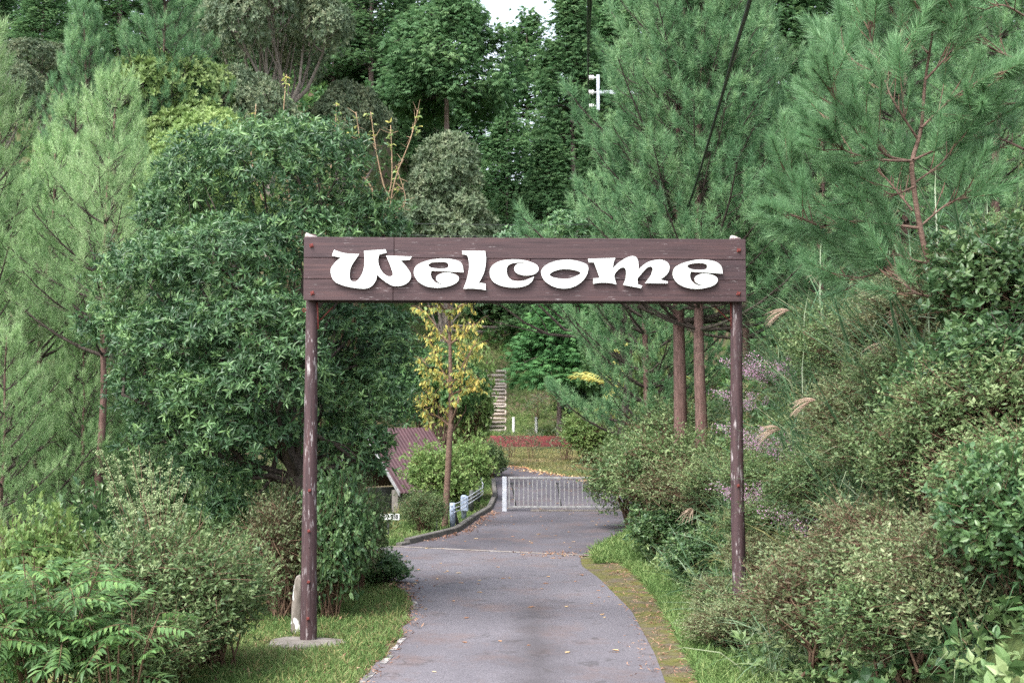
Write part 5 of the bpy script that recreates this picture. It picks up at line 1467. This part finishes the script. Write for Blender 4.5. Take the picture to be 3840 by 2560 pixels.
bk(Gn[0], 'dark shrub behind the crooked trunk', 3600, 1080, 1.0, 1.4)
bk(B_[0], 'brown shrub among the pampas tufts', 3240, 1700, .9, 1.4)
bk(A[1], 'olive shrub in the corner of the bank top', 3820, 1050, .9, 1.4)
bk(B_[1], 'tan twiggy shrub beside the lower half of the far post', 2880, 2200, .75, 1.2)
bk(A[1], 'small leaved shrub left of the far post foot', 2690, 1930, 1.0, 1.4)
bk(A[0], 'small leaved shrub in the middle of the bank', 3100, 2000, .9, 1.3)
bk(B_[0], 'tan twiggy shrub at the frame edge low on the bank', 3700, 2330, .8, 1.1)
bk(A[1], 'small leaved shrub right behind the crooked pine trunk foot', 3440, 1640, .9, 1.3)

bk(A[0], 'leafy shrub behind the sign end below the feathery pine', 2830, 1290, 1.2, 1.5)
bk(Gn[1], 'broad leaved shrub on the bank crest under the guy cable', 2920, 1020, 1.3, 1.8)
bk(A[1], 'grey green shrub on the bank crest behind the near pine', 3130, 1000, 1.5, 2.0)
bk(B_[0], 'twiggy shrub on the bank crest left of the crooked trunk', 3360, 1000, 1.3, 1.8)
bk(A[0], 'grey green shrub halfway up between far post and crooked trunk', 3180, 1480, 1.0, 1.5)
bk(A[0], 'leafy shrub just behind the lower half of the far post', 2860, 1900, .8, 1.4)
bk(B_[1], 'twiggy shrub hugging the crooked pine trunk', 3520, 1330, 1.1, 1.5)
bk(A[1], 'small leaved shrub below the frame edge broad leaved shrub', 3700, 1840, 1.0, 1.3)
bk(A[1], 'grey green shrub in the middle of the bank above the twiggy mound', 3330, 1880, .8, 1.3)
bk(A[0], 'small leaved shrub at the very bottom edge of the bank', 3420, 2560, .9, 1.3)

# sumac with yellow fronds and the lance leaved shrub in the bottom left corner
def frond(seed, pairs, L, ll, w, leaf, droop=.25):
    m = MB(); s = np.linspace(0, 1, 7); c_ = np.stack([s * L, 0 * s, -droop * L * s ** 2], 1)
    tubes(m, c_[None], np.linspace(.004, .0015, 7)[None], 4, 1)
    r = np.random.default_rng(seed); P_, X_ = [], []
    for k in range(pairs):
        t = .22 + .76 * k / (pairs - 1)
        p = np.array([np.interp(t, s, c_[:, i]) for i in range(3)])
        for sg in (-1, 1):
            P_.append(p); X_.append(nrm(np.array([.55, sg * .85, -.25 + r.normal(0, .1)])))
    P_.append(c_[-1]); X_.append(np.array([1, 0, -.4]))
    X, Y, Z = frames(nrm(np.array(X_)), np.tile([[0, 0, 1.]], (len(X_), 1)) + r.normal(0, .15, (len(X_), 3)))
    scat(m, leaf_t(w, .25, .05), np.array(P_), X, Y, Z, ll * r.uniform(.8, 1.15, len(P_)), np.clip(.5 + r.normal(0, .15, len(P_)), 0, 1))
    return m.mesh('leaf', leaf, M['twig'])
fr = [frond(60 + k, 6 + k % 2, .42, .155, .27, M['sumac']) for k in range(4)]
def frond_shrub(label, u, Y, vt, w, nst, nf, meshes, seed, fs=1.0, name='lance_leaved_shrub', stemm='twig'):
    rng = np.random.default_rng(seed); x = X_at(u, Y); z = h1(x, Y); Hh = P(u, vt, Y).z - z; W = w * Y / FPX
    t = thing(name, label, 'shrub', (x, Y, z - .03))
    m = MB(); tops = []
    for i in range(nst):
        a = i * 2.4 + rng.uniform(-.4, .4); r = W / 2 * math.sqrt((i + .5) / nst)
        top = np.array([math.cos(a) * r, math.sin(a) * r * .8, Hh * rng.uniform(.62, 1.0) * (1 - .25 * (r / (W / 2)) ** 2)])
        base = np.array([math.cos(a) * .12, math.sin(a) * .12, 0])
        s = np.linspace(0, 1, 6)[:, None]
        p = base * (1 - s) + top * s + np.array([0, 0, 1]) * np.sin(s * math.pi) * .10 * Hh
        tubes(m, p[None], np.linspace(.013, .004, 6)[None], 5); tops.append(p)
    part('stems', m.mesh('stems', M[stemm]), t)
    for i in range(nf):
        p = tops[i % nst]; s = rng.uniform(.3, 1.0) if i >= nst else 1.0
        q = np.array([np.interp(s, np.linspace(0, 1, 6), p[:, k]) for k in range(3)])
        o = part('leaf', meshes[i % len(meshes)], t, q, None, fs * rng.uniform(.75, 1.15))
        d = p[-1] - p[0]; az = math.atan2(d[1], d[0]) + rng.normal(0, 1.3)
        o.rotation_euler = (rng.normal(0, .25), -rng.uniform(-.25, .75), az)
    return t
frond_shrub('lance leaved green shrub in the bottom left corner', 190, 11.6, 1985, 620, 30, 290, fr, 3, .78)
frond_shrub('lance leaved shrub arching over the small leaved shrub', 470, 11.3, 2160, 330, 9, 42, fr, 4, .8)
fy = [frond(70 + k, 8, .6, .19, .3, M['yellow']) for k in range(2)] + [frond(75, 8, .6, .19, .3, M['maple'])]
frond_shrub('sumac with orange and yellow fronds beside the brown pole', 2400, 48.0, 1215, 330, 12, 70, fy, 6, 1.9, 'sumac')

# feathery mugwort
mx, my = X_at(590, 13.6), 13.6
mg = thing('mugwort', 'tall pale feathery mugwort in bloom above the left shrubs', 'plant', (mx, my, h1(mx, my)))
rng = np.random.default_rng(8); m = MB(); m2 = MB(); zt = h1(mx, my)
tipsv = [(375, 1670), (430, 1700), (480, 1665), (520, 1655), (560, 1680), (600, 1740), (650, 1700), (690, 1740), (720, 1790), (410, 1800), (460, 1770), (540, 1780), (620, 1830), (680, 1860), (420, 1900), (500, 1880), (380, 1740), (450, 1850), (580, 1900), (640, 1930), (700, 1900), (520, 1960), (440, 1980), (610, 1990), (560, 1830), (500, 1720), (575, 1740), (655, 1780)]
for u, v in tipsv:
    tip = np.array(P(u, v, my + rng.uniform(-.3, .3)) - Vector((mx, my, zt)))
    base = np.array([rng.normal(.05, .05), rng.normal(0, .05), tip[2] * .25])
    s = np.linspace(0, 1, 8)[:, None]; p = base * (1 - s) + tip * s + np.array([0, 0, .14]) * np.sin(s * math.pi); p[-1, 2] -= .03
    tubes(m, p[None], np.linspace(.006, .002, 8)[None], 4)
    for k in range(26):
        t = rng.uniform(.4, 1); q = np.array([np.interp(t, s[:, 0], p[:, i]) for i in range(3)])
        d = nrm(np.array([rng.normal(-.45, .5), rng.normal(0, .5), rng.uniform(-.05, .5)])); l = rng.uniform(.06, .2) * (1.25 - t * .8)
        N = 12; tt = np.linspace(.1, 1, N)[:, None]; pp = q + d * l * tt + np.array([0, 0, -.25 * l]) * tt ** 2 + rng.normal(0, .006, (N, 3))
        X, Y, Z = frames(nrm(rng.standard_normal((N, 3))), rng.standard_normal((N, 3)))
        scat(m2, leaf2_t(.7), pp, X, Y, Z, rng.uniform(.012, .024, N), np.clip(rng.normal(.5, .25, N), 0, 1))
part('stems', m.mesh('stems', M['twig']), mg); part('plumes', m2.mesh('plumes', M['mugwort']), mg)

# pampas tufts and plumes on the bank
def tuft(seed, n, L, w, leaf):
    r = np.random.default_rng(seed); m = MB()
    for _ in range(4):
        k = n // 4; az = r.uniform(0, 6.283, k); el = np.radians(r.uniform(35, 85, k))
        X = np.stack([np.cos(az) * np.cos(el), np.sin(az) * np.cos(el), np.sin(el)], 1); X, Y, Z = frames(X, np.tile([[0, 0, 1.]], (k, 1)) + r.normal(0, .1, (k, 3)))
        scat(m, blade_t(w / L, r.uniform(.25, .75)), np.stack([r.normal(0, .07, k), r.normal(0, .07, k), np.zeros(k)], 1), X, Y, Z, L * r.uniform(.55, 1.1, k), np.clip(r.normal(.4, .28, k), 0, 1))
    return m.mesh('blades', leaf)
tf = [tuft(80 + k, 120, 1.15, .014, M['pampas']) for k in range(3)]
PG = 'pampas tufts on the bank'
for k, (u, v, Y, s, lb) in enumerate([
    (3060, 1500, 16, 1.1, 'pampas tuft with arching blades beneath the pink flowers'), (3280, 1420, 14.8, 1.15, 'pampas tuft with silvery arching blades under the near pine'),
    (3420, 1250, 15, 1.2, 'pampas tuft beside the crooked trunk'), (3120, 1250, 17, 1.2, 'pampas tuft with pale plumes beside the sign end'),
    (2760, 1820, 17.5, .8, 'small pampas tuft by the far post'), (3300, 1760, 13.6, 1.0, 'pampas tuft above the big brown twiggy shrub'),
    (3470, 1900, 13.3, 1.0, 'tan streaked pampas tuft low on the bank'), (3700, 1050, 14.5, 1.2, 'pampas tuft high at the frame edge'),
    (3160, 1850, 13.9, .9, 'pampas tuft among the pink sprigs'), (3560, 1100, 15.5, 1.1, 'pampas tuft above the broad leaved shrub'),
    (2950, 1330, 17, 1.0, 'pampas tuft behind the pink flower drift'), (3640, 2420, 11.6, .9, 'bright grass tuft at the bottom corner'), (3800, 2150, 11.6, 1.0, 'grass tuft at the frame edge low on the bank'),
    (3330, 1130, 15, 1.1, 'pampas tuft on the bank crest left of the crooked trunk'), (2840, 1240, 16, .9, 'pampas tuft just behind the sign board end'),
    (3050, 1680, 15, 1.0, 'pampas tuft below the sparse pink flowers'), (3480, 1500, 14, 1.1, 'pampas tuft crossing the crooked trunk foot'),
    (3220, 1960, 13, .8, 'pampas tuft just over the big brown twiggy shrub')]):
    x, Y, z = hit(u, v + 130)
    t = thing('pampas_tuft', lb, 'grass tuft', (x, Y, z - .02), k * 2.1, s * (1.6 if Y > 12.2 else .9), PG)
    part('blades', tf[k % 3], t)
def plume(seed):
    r = np.random.default_rng(seed); m = MB(); n = 20
    for i in range(n):
        t0 = np.array([.0, 0, 0]); a = r.uniform(-.6, .6); b_ = r.uniform(-.5, .5)
        s = np.linspace(0, 1, 6)[:, None]
        d = nrm(np.array([1, a, b_ + .3])); p = t0 + d * s * r.uniform(.22, .32) + np.array([.02, 0, -.16]) * s ** 2
        tubes(m, p[None], np.array([[.0015, .003, .0035, .003, .0025, .001]]), 4, 0, r.uniform(.2, .8))
    return m.mesh('plume', M['plume'])
plm = [plume(90), plume(91)]
for k, (u, v, Y, rz, lb) in enumerate([(2960, 1165, 15.6, math.pi, 'tan pampas plume drooping beside the sign board end'), (3110, 1010, 16.0, math.pi + .4, 'tan pampas plume highest above the pink flowers'),
    (3330, 1290, 14.6, math.pi - .9, 'orange tinted plume in front of the silvery blades'), (2930, 1610, 15.4, math.pi, 'small pale plume below the pink flowers'),
    (2600, 1910, 19.0, math.pi + 1, 'small plume beside the far post foot'), (3200, 1690, 13.8, math.pi + .2, 'pale plume over the pink sprigs'), (3420, 1160, 14.6, math.pi - .3, 'tan plume arching in front of the crooked trunk'), (3560, 1420, 13.6, math.pi + .1, 'tan plume beside the foot of the crooked trunk'), (3060, 1500, 14.8, math.pi - .2, 'pale plume in the middle of the bank')]):
    Y = min(Y, hit(u, v + 250)[1] - .15); c_ = P(u, v, Y); g = h1(c_.x + .5, Y)
    t = thing('pampas_plume', lb, 'plume', c_, rz, 1.0, 'pampas plumes on the bank')
    part('plume_head', plm[k % 2], t)
    m = MB(); R_ = Matrix.Rotation(-rz, 4, 'Z')
    b = R_ @ Vector((.55, .1, g - c_.z)); s = [b, b.lerp(Vector((0, 0, 0)), .5) + Vector((-.05, 0, .15)), Vector((-.08, 0, .03)), Vector((0, 0, 0))]
    tube1(m, s, [.005, .004, .003, .002], 5, sub=4); part('stalk', m.mesh('stalk', M['pampas']), t)

# bush clover with small pink flowers
def clover(seed, n):
    r = np.random.default_rng(seed); ms, ml, mf = MB(), MB(), MB()
    for i in range(30):
        az = r.uniform(0, 6.283); L = r.uniform(.7, 1.25); s = np.linspace(0, 1, 8)[:, None]
        d = np.array([math.cos(az) * .55, math.sin(az) * .55, 1.0]); p = d * s * L + np.array([math.cos(az), math.sin(az), -1.1]) * .42 * L * s ** 2.4
        tubes(ms, p[None], np.linspace(.005, .0015, 8)[None], 4)
        k = 46; t = r.uniform(.2, 1, k); q = np.stack([np.interp(t, s[:, 0], p[:, j]) for j in range(3)], 1) + r.normal(0, .035, (k, 3))
        X, Y, Z = frames(nrm(r.standard_normal((k, 3))), np.tile([[0, 0, 1.]], (k, 1)) + r.normal(0, .4, (k, 3)))
        scat(ml, leaf2_t(.55), q, X, Y, Z, r.uniform(.025, .045, k), np.clip(r.normal(.5, .2, k), 0, 1))
        k = n; t = r.uniform(.5, 1, k); q = np.stack([np.interp(t, s[:, 0], p[:, j]) for j in range(3)], 1) + r.normal(0, .04, (k, 3))
        X, Y, Z = frames(nrm(r.standard_normal((k, 3))), r.standard_normal((k, 3)))
        scat(mf, leaf2_t(.8), q, X, Y, Z, r.uniform(.018, .034, k), np.clip(r.normal(.5, .25, k), 0, 1))
    return [('stems', ms.mesh('stems', M['twig'])), ('foliage', ml.mesh('foliage', M['shrub_green'])), ('flowers', mf.mesh('flowers', M['flower']))]
cl = [clover(95, 70), clover(96, 30)]
for pi, u, v, sc_, lb in [(0, 2920, 1500, 1.15, 'bush clover with the thickest pink flowers beside the far post'), (0, 2880, 1760, 1.1, 'lower bush clover drift with pink flowers'),
    (1, 3010, 1480, .9, 'sparsely flowering bush clover under the pampas plume'), (1, 3080, 2080, .8, 'pink sprig clover above the brown twiggy shrub'), (1, 2640, 1900, .8, 'pale clover patch left of the far post'),
    (0, 2890, 1990, 1.0, 'bush clover with pink flowers low behind the far post'), (1, 2980, 1800, 1.0, 'pale pink bush clover in the middle of the bank'),
    (0, 2830, 1600, 1.0, 'bush clover with pink flowers touching the far post')]:
    stand(cl[pi], 1.0, 1.6, 'bush_clover', 'flowering shrub', lb, u, v, sc_, sc_ * 1.25, 'bush clover on the bank')

# ------------------------------------------------------------------ ground cover, lawn, litter
def cover(name, seed, n, region, nl, tmpl, size, tilt, mat, lift=.02, axis=(0, 0, 1.), label=None):
    r = np.random.default_rng(seed); x, y = region(r, n); z = H(x, y) + r.uniform(0, lift, len(x))
    pos = np.stack([x, y, z], 1); N = len(x)
    t = np.clip(.5 + .25 * np.sin(x * 1.7) * np.cos(y * 1.3) + r.normal(0, .2, N), 0, 1)
    m = MB(); rosettes(m, r, pos, np.tile([axis], (N, 1)) + r.normal(0, .25, (N, 3)), nl, tmpl, size * r.uniform(.6, 1.3, N), tilt, t, jit=.5, sizevar=.35)
    o = part(name, m.mesh(name, mat)); o['kind'] = 'stuff'
    return o
def reg(x0, x1, y0, y1, test, bias=1.0):
    def f(r, n):
        y = y0 + (y1 - y0) * r.random(n * 3) ** bias; x = r.uniform(0, 1, n * 3) * (x1 - x0) + x0
        k = test(x, y); return x[k][:n], y[k][:n]
    return f
# lawn on the left
def lawn(x, y):
    return (x < np.interp(y, LY, LX) - .02 + .1 * np.sin(y * 5) * .5) & (x > -3.6 - (y - 12) * .05) & (((x - cp.x) / .46) ** 2 + ((y - cp.y) / .38) ** 2 > 1)
cover('lawn_grass', 1, 16000, reg(-5.0, -1.2, 11.5, 26, lawn, 1.3), 4, blade_t(.10, .3), .075, (10, 50), M['grass'], .0)
cover('lawn_grass_far', 2, 7000, reg(-4.6, -.4, 26, 46, lambda x, y: (x < np.interp(y, KY, KX) - .2), 1.2), 4, blade_t(.14, .3), .11, (10, 55), M['grass'], .0)
cover('lawn_dry_grass', 21, 2600, reg(-5.0, -1.2, 11.5, 26, lawn, 1.3), 4, blade_t(.10, .3), .085, (15, 60), M['dry_grass'], .0)
cover('lawn_litter', 22, 900, reg(-4.0, -1.3, 12, 24, lawn, 1.3), 2, leaf4_t(.4, .05, .04), .05, (60, 110), M['litter'], .03)
# verge on the right
cover('verge_grass', 3, 9000, reg(1.6, 3.6, 11.5, 25, lambda x, y: (x > np.interp(y, MY, MX) - .02) & (x < np.interp(y, MY, MX) + .95), 1.1), 5, blade_t(.08, .45), .115, (10, 75), M['grass'], .02)
cover('verge_grass_far', 4, 2600, reg(1.3, 3.6, 23.3, 30, lambda x, y: (x > np.interp(y, S2Y, S2X) + .0) & (x < np.interp(y, S2Y, S2X) + 1.1), 1.0), 5, blade_t(.1, .4), .15, (10, 70), M['grass'], .02)
# bank
cover('bank_undergrowth', 5, 24000, reg(2.2, 13, 6, 34, lambda x, y: x > np.interp(y, BY, BX) - .35, 1.4), 6, leaf4_t(.45), .085, (20, 95), M['hazel'], .45)
cover('bank_creeper', 6, 9000, reg(2.2, 12, 6, 34, lambda x, y: x > np.interp(y, BY, BX) + .1, 1.4), 5, leaf_t(.6, .2), .11, (30, 100), M['shrub_green'], .5)
cover('bank_grass', 7, 4200, reg(2.1, 12, 12, 34, lambda x, y: x > np.interp(y, BY, BX) - .2, 1.4), 5, blade_t(.022, .6), .55, (10, 75), M['pampas'], .25)
cover('bank_dry_grass', 8, 2400, reg(2.3, 10, 12, 30, lambda x, y: x > np.interp(y, BY, BX) + .2, 1.4), 4, blade_t(.018, .6), .5, (10, 80), M['dry_grass'], .3)
# left floor
cover('floor_undergrowth', 9, 7000, reg(-14, -2.6, 12, 44, lambda x, y: x < np.interp(y, BY, LBX) - .2, 1.2), 6, leaf4_t(.45), .11, (20, 95), M['hazel'], .3)
cover('floor_grass', 10, 4000, reg(-12, -2.8, 12, 40, lambda x, y: x < np.interp(y, BY, LBX), 1.2), 5, blade_t(.03, .4), .4, (10, 70), M['dry_grass'], .05)
# terrace and slope by the red wall
front_edge = lambda x: np.interp(x, [-4, -.55, 2.66, 6, 9], [53, 52.2, 45.8, 41.2, 39])
cover('terrace_grass', 11, 15000, reg(-7, 9, 40, 66, lambda x, y: (y > front_edge(x)) & ~((np.abs(y - 61.8) < .25)), 1.0), 5, blade_t(.14, .4), .10, (15, 75), M['dry_grass'], .0)
cover('slope_grass', 12, 11000, reg(-9, 9, 62.2, 84, lambda x, y: ~((x > X_at(1800, 70)) & (x < X_at(1898, 70)) & (y > 66) & (y < 77)), 1.0), 5, blade_t(.12, .4), .20, (15, 75), M['grass'], .0)
cover('slope_undergrowth', 13, 26000, reg(-34, 34, 46, 150, lambda x, y: (np.abs(x + .5) > 3.2 + (y > 80) * -3.3) & ((x < -6) | (x > 5) | (y > 79)), 1.4), 7, leaf4_t(.5), .34, (20, 95), M['maple'], .9)
# leaf litter drifts along the kerb and the asphalt edge
def drift(r, n):
    t = r.random(n); y = np.where(t < .6, r.uniform(27.5, 36.5, n), r.uniform(19.6, 22.4, n))
    x = np.where(t < .6, np.interp(y, KY, KX) + .06 + np.abs(r.normal(0, .16, n)), np.interp(y, LY, LX) + r.normal(-.12, .22, n))
    m_ = r.random(n) < .12
    y = np.where(m_, r.uniform(24.3, 25.4, n), y); x = np.where(m_, 1.0 + r.normal(0, .4, n), x)
    return x, y
cover('leaf_litter', 14, 650, drift, 2, leaf4_t(.55, .1, .08), .05, (60, 110), M['litter'], .015).location.z = .02
def wallfoot(r, n):
    x = r.uniform(-.6, 3.0, n); return x, front_edge(x) - np.abs(r.normal(0, .8, n))
cover('leaf_litter_far', 15, 260, wallfoot, 2, leaf4_t(.6, .1, .08), .085, (60, 110), M['fallen'], .015).location.z = .02
def needles_reg(r, n):
    y = r.uniform(11.5, 24, n); x = np.interp(y, MY, MX) - np.abs(r.normal(0, .3, n)); return x, y
def edge_reg(r, n):
    y = r.uniform(11.5, 22.5, n); return np.interp(y, LY, LX) + np.abs(r.normal(0, .13, n)) - .06, y
cover('edge_debris', 23, 500, edge_reg, 2, leaf4_t(.25, .05, .03), .05, (70, 105), M['litter'], .01).location.z = .014
cover('gutter_debris', 16, 700, needles_reg, 2, leaf4_t(.25, .05, .03), .05, (70, 105), M['litter'], .008).location.z = .012

# single fallen leaves on the asphalt
rng = np.random.default_rng(2024)
flm = []
for k in range(4):
    m = MB(); v, f = leaf_t(.5, .0, .0); v = v.copy(); v[:, 2] = .12 * (v[:, 0] - .5) ** 2 + .25 * np.abs(v[:, 1]) + .015
    m.add(v, f, .15 + .25 * k); flm.append(m.mesh('fallen_leaf', M['fallen']))
cnt = 0
while cnt < 190:
    Y = rng.uniform(13, 51); 
    if Y < 25: xa, xb = np.interp(Y, LY, LX) + .1, np.interp(Y, RY, RX)
    else: xa, xb = max(np.interp(Y, KY, KX) + .1, -2.4), np.interp(Y, S2Y, S2X)
    if rng.random() > (.35 if Y < 19 else .9): continue
    x = rng.uniform(xa, xb)
    if abs(Y - GY) < .4: continue
    o = part('fallen_leaf', flm[cnt % 4], None, (x, Y, h1(x, Y) + .014), (0, 0, rng.uniform(0, 6.28)), rng.uniform(.05, .1) * (1 + .012 * Y))
    setp(o, 'small dry tan leaf lying flat on the asphalt', 'fallen leaf', 'fallen leaves scattered on the asphalt'); cnt += 1
